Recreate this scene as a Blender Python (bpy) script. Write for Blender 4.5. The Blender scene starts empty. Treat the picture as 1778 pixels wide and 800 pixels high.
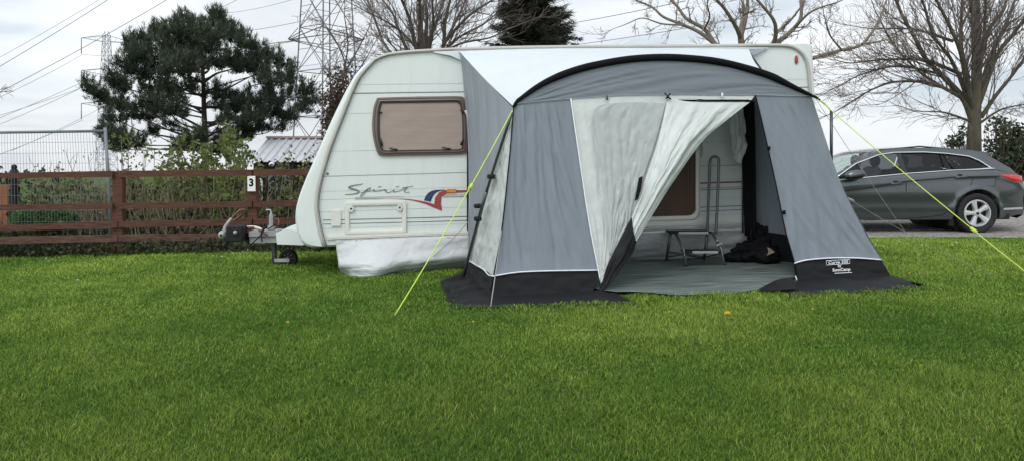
import bpy, math, random
import numpy as np
from mathutils import Vector, Matrix, noise as mnoise

R = math.radians
sc = bpy.context.scene
C = sc.collection
V = Vector

# ------------------------------------------------------------------ camera model
F, CX, HY, H = 1290.0, 889.0, 270.0, 1.3          # focal length, centre column, horizon row (photo px), eye height (m)


def P(px, py, d):
    """world point seen at photo column px, row py, at distance d in front of the camera"""
    return V(((px - CX) / F * d, d, H - (py - HY) / F * d))


def sstep(a, b, x):
    t = min(1.0, max(0.0, (x - a) / (b - a)))
    return t * t * (3 - 2 * t)


def gz(x, y):
    s = 0.024 * min(6.0, max(-9.0, x))
    s *= 1 - sstep(3.4, 5.4, x) * sstep(9.3, 11.8, y)
    s *= 1 - sstep(14, 20, y)
    s -= 13.0 * sstep(22, 80, y)
    s += 0.012 * math.sin(x * 1.3 + y * 0.7) * math.cos(y * 1.1 - x * 0.4) * (1 - sstep(10, 12, y))
    return s


def G(px, py, lift=0.0):
    d = 8.0
    for _ in range(30):
        x = (px - CX) / F * d
        d = (H - gz(x, d) - lift) * F / (py - HY)
    return V(((px - CX) / F * d, d, gz((px - CX) / F * d, d) + lift))


YAW = R(5.3)
TY = math.tan(YAW)
CAR0 = V((-1.866, 8.33, gz(-1.866, 8.33)))        # caravan root, on its near side below the window


def cdep(px, off=0.0):
    """depth of the caravan's near side plane (off metres towards the camera)"""
    k = (px - CX) / F
    return (8.33 - off / math.cos(YAW) + 1.866 * TY) / (1 - TY * k)


def CP(px, py, off=0.0):
    return P(px, py, cdep(px, off))


def fdep(px, py):
    """depth of the awning's front wall"""
    return 6.85 + (px - 855) * 0.0009 + 0.35 * (508 - py) / 330.0


def FP(px, py, off=0.0):
    return P(px, py, fdep(px, py) - off)


# ------------------------------------------------------------------ curves / mesh helper
def crom(pts, n):
    """n points along a Catmull-Rom curve through pts, spaced by length"""
    pts = [V(p) for p in pts]
    if len(pts) == 1:
        return [pts[0].copy() for _ in range(n)]
    L = [0.0]
    for a, b in zip(pts, pts[1:]):
        L.append(L[-1] + (b - a).length)
    T = L[-1] or 1.0
    out = []
    for i in range(n):
        s = T * i / (n - 1)
        k = 0
        while k < len(pts) - 2 and L[k + 1] < s:
            k += 1
        seg = L[k + 1] - L[k]
        t = (s - L[k]) / seg if seg > 1e-9 else 0.0
        p1, p2 = pts[k], pts[k + 1]
        p0 = pts[k - 1] if k > 0 else p1 * 2 - p2
        p3 = pts[k + 2] if k + 2 < len(pts) else p2 * 2 - p1
        m1, m2 = (p2 - p0) * .5, (p3 - p1) * .5
        if k > 0:
            m1 *= min(1.0, 2 * seg / max(1e-6, seg + L[k] - L[k - 1]))
        t2, t3 = t * t, t * t * t
        out.append(p1 * (2 * t3 - 3 * t2 + 1) + m1 * (t3 - 2 * t2 + t) + p2 * (-2 * t3 + 3 * t2) + m2 * (t3 - t2))
    return out


def coons(top, bot, left, right, n, m):
    """grid of (m+1) rows x (n+1) columns; top/bot run left to right, left/right run top to bottom"""
    t, b = crom(top, n + 1), crom(bot, n + 1)
    l, r = crom(left, m + 1), crom(right, m + 1)
    g = []
    for j in range(m + 1):
        v = j / m
        row = []
        for i in range(n + 1):
            u = i / n
            p = t[i] * (1 - v) + b[i] * v + l[j] * (1 - u) + r[j] * u
            p -= t[0] * (1 - u) * (1 - v) + t[-1] * u * (1 - v) + b[0] * (1 - u) * v + b[-1] * u * v
            row.append(p)
        g.append(row)
    return g


def wrinkle(g, amp, su, sv, seed, edge=True, ridged=True, diag=0.0):
    """push a cloth grid along its normal by stretched noise: folds run along the direction with the small frequency"""
    m, n = len(g) - 1, len(g[0]) - 1
    out = []
    for j in range(m + 1):
        row = []
        for i in range(n + 1):
            a = g[j][min(n, i + 1)] - g[j][max(0, i - 1)]
            b = g[min(m, j + 1)][i] - g[max(0, j - 1)][i]
            nn = a.cross(b)
            nn = nn.normalized() if nn.length > 1e-12 else V((0, -1, 0))
            u, v = i / n, j / m
            x = u + diag * v
            w = mnoise.noise(V((x * su, v * sv, seed)))
            w2 = mnoise.noise(V((x * su * 2.3 + 7, v * sv * 2.1, seed + 5)))
            w3 = mnoise.noise(V((x * su * 5 + v * sv * 3, v * sv * 5.3 - x * su, seed + 9)))
            if ridged:
                w = 0.5 - abs(w) * 1.6
                w2 = 0.4 - abs(w2) * 1.5
            h = amp * (w + 0.5 * w2 + 0.22 * w3)
            if edge:
                e = min(1, 9 * u, 9 * (1 - u), 9 * v, 9 * (1 - v))
                h *= 0.1 + 0.9 * max(0, e)
            row.append(g[j][i] + nn * h)
        out.append(row)
    return out


class MB:
    def __init__(s):
        s.v, s.f, s.m = [], [], []

    def face(s, pts, mi=0):
        b = len(s.v)
        s.v.extend(V(p) for p in pts)
        s.f.append(tuple(range(b, b + len(pts))))
        s.m.append(mi)

    def grid(s, g, mi=0, closed=False, flip=False):
        m, n = len(g), len(g[0])
        b = len(s.v)
        for row in g:
            s.v.extend(V(p) for p in row)
        for j in range(m - 1):
            for i in range(n if closed else n - 1):
                i2 = (i + 1) % n
                q = (b + j * n + i, b + j * n + i2, b + (j + 1) * n + i2, b + (j + 1) * n + i)
                s.f.append(q[::-1] if flip else q)
                s.m.append(mi)
        return s

    def tube(s, path, r, sides=8, mi=0, caps=True, squash=None):
        path = [V(p) for p in path]
        n = len(path)
        rs = [r] * n if isinstance(r, (int, float)) else list(r)
        if len(rs) != n:
            rs = [rs[0] + (rs[-1] - rs[0]) * i / (n - 1) for i in range(n)]
        t0 = (path[1] - path[0]).normalized()
        up = V((0, 0, 1)) if abs(t0.z) < 0.9 else V((0, 1, 0))
        nx = t0.cross(up).normalized()
        g = []
        for i in range(n):
            t = (path[min(n - 1, i + 1)] - path[max(0, i - 1)])
            t = t.normalized() if t.length > 1e-9 else t0
            nx = nx - t * nx.dot(t)
            nx = nx.normalized() if nx.length > 1e-9 else t.orthogonal().normalized()
            ny = t.cross(nx)
            g.append([path[i] + (nx * math.cos(a) + ny * math.sin(a) * (squash or 1)) * rs[i] for a in (2 * math.pi * k / sides for k in range(sides))])
        b = len(s.v)
        s.grid(g, mi, closed=True, flip=True)
        if caps and sides > 3:
            s.f.append(tuple(b + k for k in range(sides))); s.m.append(mi)
            s.f.append(tuple(b + (n - 1) * sides + k for k in reversed(range(sides)))); s.m.append(mi)
        return s

    def box(s, c, size, rz=0.0, mi=0, M=None, bev=0.0):
        c = V(c)
        sx, sy, sz = size[0] / 2, size[1] / 2, size[2] / 2
        rot = M or Matrix.Rotation(rz, 3, 'Z')
        if bev <= 0:
            bev = min(sx, sy, sz) * 0.12
        bev = min(bev, sx * .9, sy * .9, sz * .9)
        # chamfered box
        vs, idx = [], {}
        for ix in (-1, 1):
            for iy in (-1, 1):
                for iz in (-1, 1):
                    for ax in range(3):
                        p = [ix * sx, iy * sy, iz * sz]
                        for k in range(3):
                            if k != ax:
                                p[k] -= (ix, iy, iz)[k] * bev
                        idx[(ix, iy, iz, ax)] = len(vs)
                        vs.append(c + rot @ V(p))
        b = len(s.v)
        s.v.extend(vs)
        fs = []
        for ax in range(3):
            a1, a2 = (ax + 1) % 3, (ax + 2) % 3
            for sg in (-1, 1):
                q = []
                for (p1, p2) in ((-1, -1), (1, -1), (1, 1), (-1, 1)):
                    k = [0, 0, 0]; k[ax] = sg; k[a1] = p1; k[a2] = p2
                    q.append(idx[(k[0], k[1], k[2], ax)])
                fs.append(q if sg > 0 else q[::-1])
        for ax in range(3):                                    # edges running along ax
            a1, a2 = (ax + 1) % 3, (ax + 2) % 3
            for p1 in (-1, 1):
                for p2 in (-1, 1):
                    def key(e, own):
                        k = [0, 0, 0]; k[ax] = e; k[a1] = p1; k[a2] = p2
                        return idx[(k[0], k[1], k[2], own)]
                    q = [key(-1, a1), key(1, a1), key(1, a2), key(-1, a2)]
                    fs.append(q if p1 * p2 < 0 else q[::-1])
        for ix in (-1, 1):
            for iy in (-1, 1):
                for iz in (-1, 1):
                    q = [idx[(ix, iy, iz, k)] for k in range(3)]
                    fs.append(q if ix * iy * iz > 0 else q[::-1])
        for q in fs:
            s.f.append(tuple(b + k for k in q)); s.m.append(mi)
        return s

    def prism(s, a, b_, mi=0):
        """solid between two matching outlines"""
        n = len(a)
        b = len(s.v)
        s.v.extend(V(p) for p in a); s.v.extend(V(p) for p in b_)
        s.f.append(tuple(range(b, b + n))); s.m.append(mi)
        s.f.append(tuple(reversed(range(b + n, b + 2 * n)))); s.m.append(mi)
        for i in range(n):
            j = (i + 1) % n
            s.f.append((b + j, b + i, b + n + i, b + n + j)); s.m.append(mi)
        return s

    def ell(s, c, r, nu=16, nv=10, mi=0, rot=None, lump=0.0, seed=0, fr=2.0):
        c = V(c)
        g = []
        for j in range(nv + 1):
            th = math.pi * j / nv
            row = []
            for i in range(nu):
                ph = 2 * math.pi * i / nu
                q = V((math.sin(th) * math.cos(ph), math.sin(th) * math.sin(ph), math.cos(th)))
                k = 1 + lump * mnoise.noise(q * fr + V((seed, seed * .7, 0))) if lump else 1
                q = V((q.x * r[0], q.y * r[1], q.z * r[2])) * k
                row.append(c + (rot @ q if rot else q))
            g.append(row)
        return s.grid(g, mi, closed=True, flip=True)

    def build(s, name, mats, parent=None, smooth=True, angle=None, solid=0.0):
        root = parent
        while root is not None and root.parent is not None:
            root = root.parent
        vs = s.v
        if root is not None:
            inv = (Matrix.Translation(root.location) @ root.rotation_euler.to_matrix().to_4x4()).inverted()
            vs = [inv @ p for p in vs]
        me = bpy.data.meshes.new(name)
        me.from_pydata([tuple(p) for p in vs], [], s.f)
        if not isinstance(mats, (list, tuple)):
            mats = [mats]
        for k in mats:
            me.materials.append(k)
        if len(mats) > 1:
            me.polygons.foreach_set('material_index', s.m)
        if smooth:
            me.polygons.foreach_set('use_smooth', [True] * len(me.polygons))
            if angle:
                me.set_sharp_from_angle(angle=R(angle))
        me.update()
        o = bpy.data.objects.new(name, me)
        C.objects.link(o)
        if parent is not None:
            o.parent = parent
        if solid:
            md = o.modifiers.new('thick', 'SOLIDIFY'); md.thickness = solid; md.offset = 0
        return o


def tag(o, label=None, cat=None, group=None, kind=None):
    if label: o['label'] = label
    if cat: o['category'] = cat
    if group: o['group'] = group
    if kind: o['kind'] = kind
    return o


def thing(name, label, cat, loc=(0, 0, 0), rz=0.0, group=None):
    o = bpy.data.objects.new(name, None)
    o.empty_display_size = 0.1
    C.objects.link(o)
    o.location = loc
    o.rotation_euler = (0, 0, rz)
    return tag(o, label, cat, group)


def copy_tree(o, parent=None):
    c = o.copy(); C.objects.link(c)
    if parent is not None:
        c.parent = parent
    for ch in list(o.children):
        copy_tree(ch, c)
    return c


def text_shape(txt, size, bold=0.0, shear=0.0):
    """flat outline of a word: list of vertices (x, z) centred on 0 and faces"""
    cu = bpy.data.curves.new('word', 'FONT')
    cu.body = txt; cu.size = size; cu.offset = bold; cu.shear = shear
    cu.align_x = 'CENTER'; cu.align_y = 'CENTER'
    cu.fill_mode = 'FRONT'; cu.resolution_u = 4
    ob = bpy.data.objects.new('word', cu)
    C.objects.link(ob)
    dg = bpy.context.evaluated_depsgraph_get(); dg.update()
    me = bpy.data.meshes.new_from_object(ob.evaluated_get(dg))
    vs = [v.co.copy() for v in me.vertices]
    fs = [tuple(p.vertices) for p in me.polygons]
    bpy.data.objects.remove(ob); bpy.data.curves.remove(cu); bpy.data.meshes.remove(me)
    return vs, fs


def add_text(mb, txt, size, fn, bold=0.0, shear=0.0, mi=0):
    vs, fs = text_shape(txt, size, bold, shear)
    b = len(mb.v)
    mb.v.extend(fn(p.x, p.y) for p in vs)
    for f in fs:
        mb.f.append(tuple(b + k for k in f)); mb.m.append(mi)


# ------------------------------------------------------------------ materials
def mat(name, col, rough=0.5, metal=0.0, var=0.12, vscale=6.0, bump=0.0, bscale=40.0, stretch=(1, 1, 1),
        col2=None, transl=0.0, alpha=None, spec=0.5, coat=0.0, bdist=0.01, contrast=(0.3, 0.7), crumple=False):
    m = bpy.data.materials.new(name)
    m.use_nodes = True
    nt = m.node_tree
    N, L = nt.nodes, nt.links
    N.clear()
    out = N.new('ShaderNodeOutputMaterial')
    bs = N.new('ShaderNodeBsdfPrincipled')
    bs.inputs['Roughness'].default_value = rough
    bs.inputs['Metallic'].default_value = metal
    bs.inputs['Specular IOR Level'].default_value = spec
    if coat:
        bs.inputs['Coat Weight'].default_value = coat
        bs.inputs['Coat Roughness'].default_value = 0.05
    tc = N.new('ShaderNodeTexCoord')
    mp = N.new('ShaderNodeMapping'); mp.inputs['Scale'].default_value = stretch
    L.new(tc.outputs['Object'], mp.inputs['Vector'])
    nz = N.new('ShaderNodeTexNoise'); nz.inputs['Scale'].default_value = vscale
    nz.inputs['Detail'].default_value = 6; nz.inputs['Roughness'].default_value = 0.6
    L.new(mp.outputs['Vector'], nz.inputs['Vector'])
    rp = N.new('ShaderNodeValToRGB')
    c2 = col2 or tuple(c * (1 - var) for c in col)
    c1 = col if col2 else tuple(min(1, c * (1 + var)) for c in col)
    rp.color_ramp.elements[0].position, rp.color_ramp.elements[1].position = contrast
    rp.color_ramp.elements[0].color = (*c2, 1)
    rp.color_ramp.elements[1].color = (*c1, 1)
    L.new(nz.outputs['Fac'], rp.inputs['Fac'])
    L.new(rp.outputs['Color'], bs.inputs['Base Color'])
    if bump:
        if crumple:                                # creased cloth: warped cell edges at two sizes
            wn = N.new('ShaderNodeTexNoise'); wn.inputs['Scale'].default_value = bscale * .45; wn.inputs['Detail'].default_value = 3
            L.new(mp.outputs['Vector'], wn.inputs['Vector'])
            ad_ = N.new('ShaderNodeVectorMath'); ad_.operation = 'MULTIPLY_ADD'; ad_.inputs[1].default_value = (.55 * 4 / bscale,) * 3
            L.new(wn.outputs['Color'], ad_.inputs[0]); L.new(mp.outputs['Vector'], ad_.inputs[2])
            hs_ = []
            for k_, a_ in ((.35, 1.0), (1.0, .5), (2.3, .22)):
                vo = N.new('ShaderNodeTexVoronoi'); vo.inputs['Scale'].default_value = bscale * k_
                L.new(ad_.outputs[0], vo.inputs['Vector'])
                mu_ = N.new('ShaderNodeMath'); mu_.operation = 'MULTIPLY'; mu_.inputs[1].default_value = a_
                L.new(vo.outputs['Distance'], mu_.inputs[0]); hs_.append(mu_.outputs[0])
            s1 = N.new('ShaderNodeMath'); L.new(hs_[0], s1.inputs[0]); L.new(hs_[1], s1.inputs[1])
            bz = N.new('ShaderNodeMath'); L.new(s1.outputs[0], bz.inputs[0]); L.new(hs_[2], bz.inputs[1])
        else:
            bz = N.new('ShaderNodeTexNoise'); bz.inputs['Scale'].default_value = bscale
            bz.inputs['Detail'].default_value = 5
            L.new(mp.outputs['Vector'], bz.inputs['Vector'])
        bp = N.new('ShaderNodeBump'); bp.inputs['Strength'].default_value = bump
        bp.inputs['Distance'].default_value = bdist
        L.new(bz.outputs[0], bp.inputs['Height'])
        L.new(bp.outputs['Normal'], bs.inputs['Normal'])
    last = bs.outputs['BSDF']
    if transl:
        tr = N.new('ShaderNodeBsdfTranslucent')
        L.new(rp.outputs['Color'], tr.inputs['Color'])
        mx = N.new('ShaderNodeMixShader'); mx.inputs['Fac'].default_value = transl
        L.new(last, mx.inputs[1]); L.new(tr.outputs['BSDF'], mx.inputs[2])
        last = mx.outputs['Shader']
    if alpha is not None:
        tp = N.new('ShaderNodeBsdfTransparent')
        mx = N.new('ShaderNodeMixShader'); mx.inputs['Fac'].default_value = alpha
        L.new(tp.outputs['BSDF'], mx.inputs[1]); L.new(last, mx.inputs[2])
        last = mx.outputs['Shader']
    L.new(last, out.inputs['Surface'])
    return m


def glass(name, tint, refl=0.06):
    m = bpy.data.materials.new(name); m.use_nodes = True
    N, L = m.node_tree.nodes, m.node_tree.links
    N.clear()
    out = N.new('ShaderNodeOutputMaterial')
    tp = N.new('ShaderNodeBsdfTransparent'); tp.inputs['Color'].default_value = (*tint, 1)
    gl = N.new('ShaderNodeBsdfGlossy'); gl.inputs['Roughness'].default_value = 0.02
    fr = N.new('ShaderNodeLayerWeight'); fr.inputs['Blend'].default_value = .5
    pw = N.new('ShaderNodeMath'); pw.operation = 'POWER'; pw.inputs[1].default_value = 4.0
    L.new(fr.outputs['Facing'], pw.inputs[0])
    ad = N.new('ShaderNodeMath'); ad.operation = 'MULTIPLY_ADD'; ad.inputs[1].default_value = .85; ad.inputs[2].default_value = refl
    L.new(pw.outputs[0], ad.inputs[0])
    mx = N.new('ShaderNodeMixShader')
    L.new(ad.outputs[0], mx.inputs['Fac']); L.new(tp.outputs[0], mx.inputs[1]); L.new(gl.outputs[0], mx.inputs[2])
    L.new(mx.outputs[0], out.inputs['Surface'])
    return m


def leafmat(name, c1, c2, transl=0.3, rough=0.55, scale=3.0):
    return mat(name, c1, rough, var=0.3, vscale=scale, col2=c2, transl=transl, spec=0.25)


M = dict(
    van=mat('caravan_paint', (.69, .73, .71), .28, col2=(.635, .67, .65), vscale=2.2, stretch=(5, 5, .5), bump=.07, bscale=2.0, bdist=.03, contrast=(.22, .5)),
    van_front=mat('caravan_moulding', (.70, .745, .725), .4, var=.04, vscale=2.5),
    groove=mat('groove_shadow', (.10, .105, .10), .7), groovemid=mat('groove_mid', (.26, .275, .265), .7), groovefaint=mat('groove_faint', (.55, .58, .56), .6),
    rail=mat('rail_cream', (.47, .46, .42), .45, var=.08),
    plastic=mat('cream_plastic', (.68, .68, .62), .45, var=.04),
    winframe=mat('brown_window_frame', (.150, .115, .098), .38, var=.12),
    winedge=mat('dark_window_seal', (.022, .018, .017), .5),
    blind=mat('pleated_blind', (.54, .45, .395), .7, var=.08, vscale=2.0, stretch=(.5, 1, 14)),
    red=mat('decal_red', (.32, .045, .045), .4, var=.06),
    blue=mat('decal_blue', (.02, .035, .105), .4, var=.06),
    orange=mat('reflector_orange', (.65, .22, .02), .25, var=.1),
    script=mat('decal_grey_green', (.16, .215, .18), .45, var=.15),
    skirt=mat('skirt_cloth', (.56, .575, .585), .5, var=.07, vscale=3, bump=.65, bscale=5, stretch=(1, 1, 1.3), bdist=.04, crumple=True),
    gable=mat('awning_grey_gable', (.165, .19, .215), .62, var=.06, vscale=3, bump=.3, bscale=5, stretch=(.5, .5, 2), bdist=.02, transl=.05, crumple=True), grey=mat('awning_grey', (.205, .235, .272), .6, var=.06, vscale=3, bump=.5, bscale=5, stretch=(1.8, 1.8, .38), bdist=.02, transl=.08, crumple=True),
    greyside=mat('awning_grey_side', (.32, .35, .39), .6, var=.06, vscale=3, bump=.35, bscale=6, stretch=(1.6, 1.6, .4), bdist=.02, transl=.15, crumple=True),
    white=mat('awning_white_roof', (.68, .73, .755), .5, var=.03, vscale=3, bump=.15, bscale=4, bdist=.02, transl=.10, crumple=True),
    door=mat('awning_pale_panel', (.66, .695, .675), .38, var=.04, vscale=4, bump=.45, bscale=8, bdist=.022, transl=.18, crumple=True),
    clear=mat('awning_clear_window', (.50, .53, .525), .2, var=.05, vscale=9, bump=.42, bscale=8, bdist=.022, transl=.22, crumple=True),
    mud=mat('mudflap_black', (.0115, .0125, .0145), .7, var=.15, bump=.22, bscale=5, bdist=.02, spec=.25, crumple=True),
    black=mat('black_webbing', (.006, .006, .007), .75, var=.2, spec=.15),
    piping=mat('white_piping', (.82, .84, .86), .5, var=.03),
    pole=mat('steel_pole', (.10, .105, .11), .35, metal=.7, var=.1),
    neon=mat('neon_guy_rope', (.55, .72, .10), .6, var=.12),
    greyrope=mat('grey_guy_rope', (.30, .30, .30), .7),
    sheet=mat('groundsheet', (.20, .24, .225), .75, col2=(.045, .066, .060), vscale=24, stretch=(.10, 1.6, 1), contrast=(.36, .64), bump=.5, bscale=90, bdist=.01),
    alu=mat('step_steel', (.16, .165, .165), .36, metal=.55, var=.1),
    tread=mat('step_edge', (.40, .40, .38), .55, var=.1),
    rubber=mat('rubber', (.008, .008, .008), .8, var=.2),
    dark=mat('dark_interior', (.014, .010, .008), .8),
    brownint=mat('caravan_interior', (.075, .036, .019), .6, var=.5, vscale=1.5, stretch=(3, 3, .3)),
    galvdark=mat('weathered_galvanised', (.20, .225, .235), .6, metal=.2, var=.2), galv=mat('galvanised_steel', (.34, .35, .35), .5, metal=.2, var=.14, vscale=14),
    chrome=mat('bright_metal', (.75, .76, .78), .18, metal=1.0, var=.03),
    wood=mat('stained_fence', (.126, .048, .027), .78, var=.3, vscale=5, stretch=(1, 4, 10), col2=(.052, .017, .010), bump=.3, bscale=30),
    woodrail=mat('stained_rail', (.136, .055, .032), .8, var=.3, vscale=4, stretch=(1, 4, 12), col2=(.048, .017, .011), bump=.3, bscale=30),
    oldrail=mat('worn_rail', (.150, .078, .055), .8, var=.3, vscale=5, stretch=(1.2, 3, 9), col2=(.048, .019, .012), bump=.4, bscale=30),
    orangewood=mat('orange_wood', (.25, .085, .03), .7, var=.2, stretch=(6, 6, 1)),
    plate=mat('white_plate', (.80, .80, .77), .5, var=.04),
    bark=mat('bark_brown', (.125, .098, .070), .9, var=.35, vscale=9, stretch=(1, 1, .3), col2=(.06, .048, .036), bump=.7, bscale=22),
    barkgreen=mat('bark_mossy', (.125, .110, .074), .9, var=.35, vscale=7, stretch=(1, 1, .3), col2=(.046, .042, .030), bump=.8, bscale=20),
    barkpale=mat('bark_pale', (.195, .162, .125), .9, var=.3, vscale=7, stretch=(1, 1, .4), col2=(.11, .088, .07), bump=.6, bscale=22),
    twig=mat('twig_purple', (.150, .120, .110), .9, var=.25),
    twigpale=mat('twig_pale', (.22, .18, .155), .9, var=.25),
    pinebark=mat('pine_bark', (.055, .041, .032), .9, var=.35, vscale=8, bump=.7, bscale=20),
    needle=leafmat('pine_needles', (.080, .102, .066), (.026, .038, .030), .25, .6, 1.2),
    needlelit=leafmat('pine_needles_lit', (.17, .195, .12), (.08, .10, .065), .2, .6, 1.2),  # lit copy of the needles, light from above put into the colour
    spruce=leafmat('spruce_needles', (.060, .062, .042), (.020, .024, .017), .15, .6, 1.2),
    brownleaf=leafmat('dead_leaves', (.10, .068, .045), (.05, .034, .026), .2, .7),
    leaf=leafmat('sapling_leaf', (.24, .29, .085), (.10, .135, .04), .4),
    leafdull=leafmat('hedge_leaf', (.23, .26, .10), (.09, .11, .045), .35),
    leafbright=leafmat('bush_leaf', (.085, .17, .045), (.03, .075, .02), .35),
    ivy=leafmat('ivy_leaf', (.075, .085, .038), (.026, .033, .017), .2), backleaf=leafmat('dim_leaf', (.085, .090, .045), (.024, .027, .016), .2),
    holly=leafmat('holly_leaf', (.085, .105, .06), (.03, .042, .026), .15, .4),
    cane=mat('pale_cane', (.30, .25, .17), .85, var=.3, col2=(.09, .07, .05), stretch=(1, 1, .5)),
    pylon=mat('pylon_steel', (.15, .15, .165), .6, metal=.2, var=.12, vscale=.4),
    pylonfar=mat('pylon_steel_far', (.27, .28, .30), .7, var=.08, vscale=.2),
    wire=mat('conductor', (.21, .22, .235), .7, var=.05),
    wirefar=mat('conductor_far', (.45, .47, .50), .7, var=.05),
    shedroof=mat('sheet_roof', (.60, .61, .64), .5, var=.06),
    ridge=mat('ridge_cap', (.33, .255, .225), .7, var=.1),
    shedwall=mat('shed_boards', (.038, .026, .020), .8, var=.25, stretch=(8, 8, 1)),
    teal=mat('shed_window', (.22, .29, .28), .25, var=.3, vscale=2.5),
    paint=mat('car_paint', (.080, .090, .098), .24, metal=.55, var=.06, coat=.7),
    tyre=mat('tyre', (.014, .014, .015), .8, var=.2, bump=.3, bscale=60),
    alloy=mat('alloy_wheel', (.56, .57, .58), .35, metal=.25, var=.03),
    blacktrim=mat('gloss_black_trim', (.008, .008, .009), .2),
    taillight=mat('tail_light', (.55, .012, .018), .12, var=.25, vscale=8, coat=.6),
    seat=mat('seat_cloth', (.028, .028, .03), .85),
    gravelstone=None, petal=mat('dandelion_yellow', (.80, .58, .02), .6), stalk=mat('dandelion_stalk', (.13, .20, .05), .6),
    daisy=mat('daisy_white', (.75, .75, .68), .6),
    redhandle=mat('brown_red_handle', (.16, .055, .045), .5, var=.15),
    nylon=mat('bag_nylon', (.009, .009, .011), .8, var=.3, bump=.8, bscale=25, spec=.15),
    tan=mat('pale_lining', (.30, .25, .19), .6),
)
M['carglass'] = glass('car_glass', (.72, .80, .77), .03)
M['privacy'] = glass('privacy_glass', (.17, .17, .19), .035)
M['acryl'] = glass('acrylic_pane', (.85, .81, .79), .05)

# ================================================================== CAMERA, SKY, SUN
cam = bpy.data.cameras.new('camera'); camo = bpy.data.objects.new('camera', cam); C.objects.link(camo)
camo.location = (0, 0, H); camo.rotation_euler = (R(90), 0, 0)
cam.sensor_width = 36; cam.sensor_fit = 'HORIZONTAL'; cam.lens = F / 1778 * 36
cam.shift_y = -130 / 1778
cam.clip_start = 0.05; cam.clip_end = 3000
sc.camera = camo
sc.view_settings.view_transform = 'Standard'; sc.view_settings.look = 'None'; sc.view_settings.exposure = 0
sc.cycles.use_denoising = True; sc.cycles.use_adaptive_sampling = False
sc.cycles.denoiser = 'OPENIMAGEDENOISE'; sc.cycles.denoising_input_passes = 'RGB_ALBEDO_NORMAL'; sc.cycles.denoising_prefilter = 'NONE'
sc.cycles.max_bounces = 8; sc.cycles.transparent_max_bounces = 24; sc.cycles.diffuse_bounces = 4

SUN_EL, SUN_AZ = R(48), R(205)     # azimuth clockwise from +Y: behind the camera, to the left
w = bpy.data.worlds.new('World'); sc.world = w; w.use_nodes = True
N, L = w.node_tree.nodes, w.node_tree.links
N.clear()
out = N.new('ShaderNodeOutputWorld'); bg = N.new('ShaderNodeBackground'); bg.inputs['Strength'].default_value = 0.105
sky = N.new('ShaderNodeTexSky'); sky.sky_type = 'NISHITA'; sky.sun_disc = False
sky.sun_elevation = SUN_EL; sky.sun_rotation = SUN_AZ; sky.air_density = 1.0; sky.dust_density = 3.0
tc = N.new('ShaderNodeTexCoord'); sp = N.new('ShaderNodeSeparateXYZ'); L.new(tc.outputs['Generated'], sp.inputs[0])


def mth(op, a, b=None, clamp=False):
    n = N.new('ShaderNodeMath'); n.operation = op; n.use_clamp = clamp
    for i, q in enumerate((a, b)):
        if q is None: continue
        if isinstance(q, (int, float)): n.inputs[i].default_value = q
        else: L.new(q, n.inputs[i])
    return n.outputs[0]


zc = mth('ADD', mth('MAXIMUM', sp.outputs['Z'], 0.0), 0.16)
cb = N.new('ShaderNodeCombineXYZ')
L.new(mth('DIVIDE', sp.outputs['X'], zc), cb.inputs[0]); L.new(mth('DIVIDE', sp.outputs['Y'], zc), cb.inputs[1])
nz = N.new('ShaderNodeTexNoise'); nz.inputs['Scale'].default_value = 1.0; nz.inputs['Detail'].default_value = 7; nz.inputs['Roughness'].default_value = .5
nz.inputs['Distortion'].default_value = .35
L.new(cb.outputs[0], nz.inputs['Vector'])
rp = N.new('ShaderNodeValToRGB')
e = rp.color_ramp.elements
e[0].position = .36; e[0].color = (5.7, 6.55, 7.45, 1)
e[1].position = .64; e[1].color = (9.9, 10.1, 10.3, 1)
k = e.new(.48); k.color = (8.2, 8.75, 9.25, 1)
L.new(nz.outputs['Fac'], rp.inputs['Fac'])
# the cloud deck is brightest round a soft spot low in the upper left, whiter to the right, with brightness added behind the camera, out of view, to light the caravan side
def dotw(v):
    n = N.new('ShaderNodeVectorMath'); n.operation = 'DOT_PRODUCT'
    L.new(tc.outputs['Generated'], n.inputs[0]); n.inputs[1].default_value = V(v).normalized()
    return mth('MAXIMUM', n.outputs['Value'], 0.0)
glow = mth('MULTIPLY', mth('POWER', dotw((-.60, 1, .20)), 90.0), .20)
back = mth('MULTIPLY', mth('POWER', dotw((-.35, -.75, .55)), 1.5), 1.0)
right = mth('MULTIPLY', mth('POWER', dotw((.5, 1, .12)), 6.0), .12)
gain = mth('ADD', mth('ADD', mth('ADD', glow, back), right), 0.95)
mg = N.new('ShaderNodeVectorMath'); mg.operation = 'SCALE'
# haze towards and below the horizon
hz = N.new('ShaderNodeMixRGB'); hz.inputs[2].default_value = (9.0, 9.3, 9.6, 1)
hf = mth('SUBTRACT', 1.0, mth('DIVIDE', mth('MAXIMUM', sp.outputs['Z'], 0.0), 0.12), clamp=True)
L.new(mth('MULTIPLY', hf, .7), hz.inputs[0]); L.new(rp.outputs['Color'], hz.inputs[1])
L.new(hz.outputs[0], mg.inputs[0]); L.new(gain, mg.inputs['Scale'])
mx = N.new('ShaderNodeMixRGB'); mx.inputs[0].default_value = .90
L.new(sky.outputs[0], mx.inputs[1]); L.new(mg.outputs[0], mx.inputs[2])
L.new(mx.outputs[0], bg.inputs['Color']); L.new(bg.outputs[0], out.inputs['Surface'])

sun = bpy.data.lights.new('sun', 'SUN'); suno = bpy.data.objects.new('sun', sun); C.objects.link(suno)
sun.energy = 0.9; sun.angle = R(25); sun.color = (1, .96, .9)
sd = V((math.sin(SUN_AZ) * math.cos(SUN_EL), math.cos(SUN_AZ) * math.cos(SUN_EL), math.sin(SUN_EL)))
suno.rotation_euler = (-sd).to_track_quat('-Z', 'Y').to_euler(); suno.location = (0, -5, 20)

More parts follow.
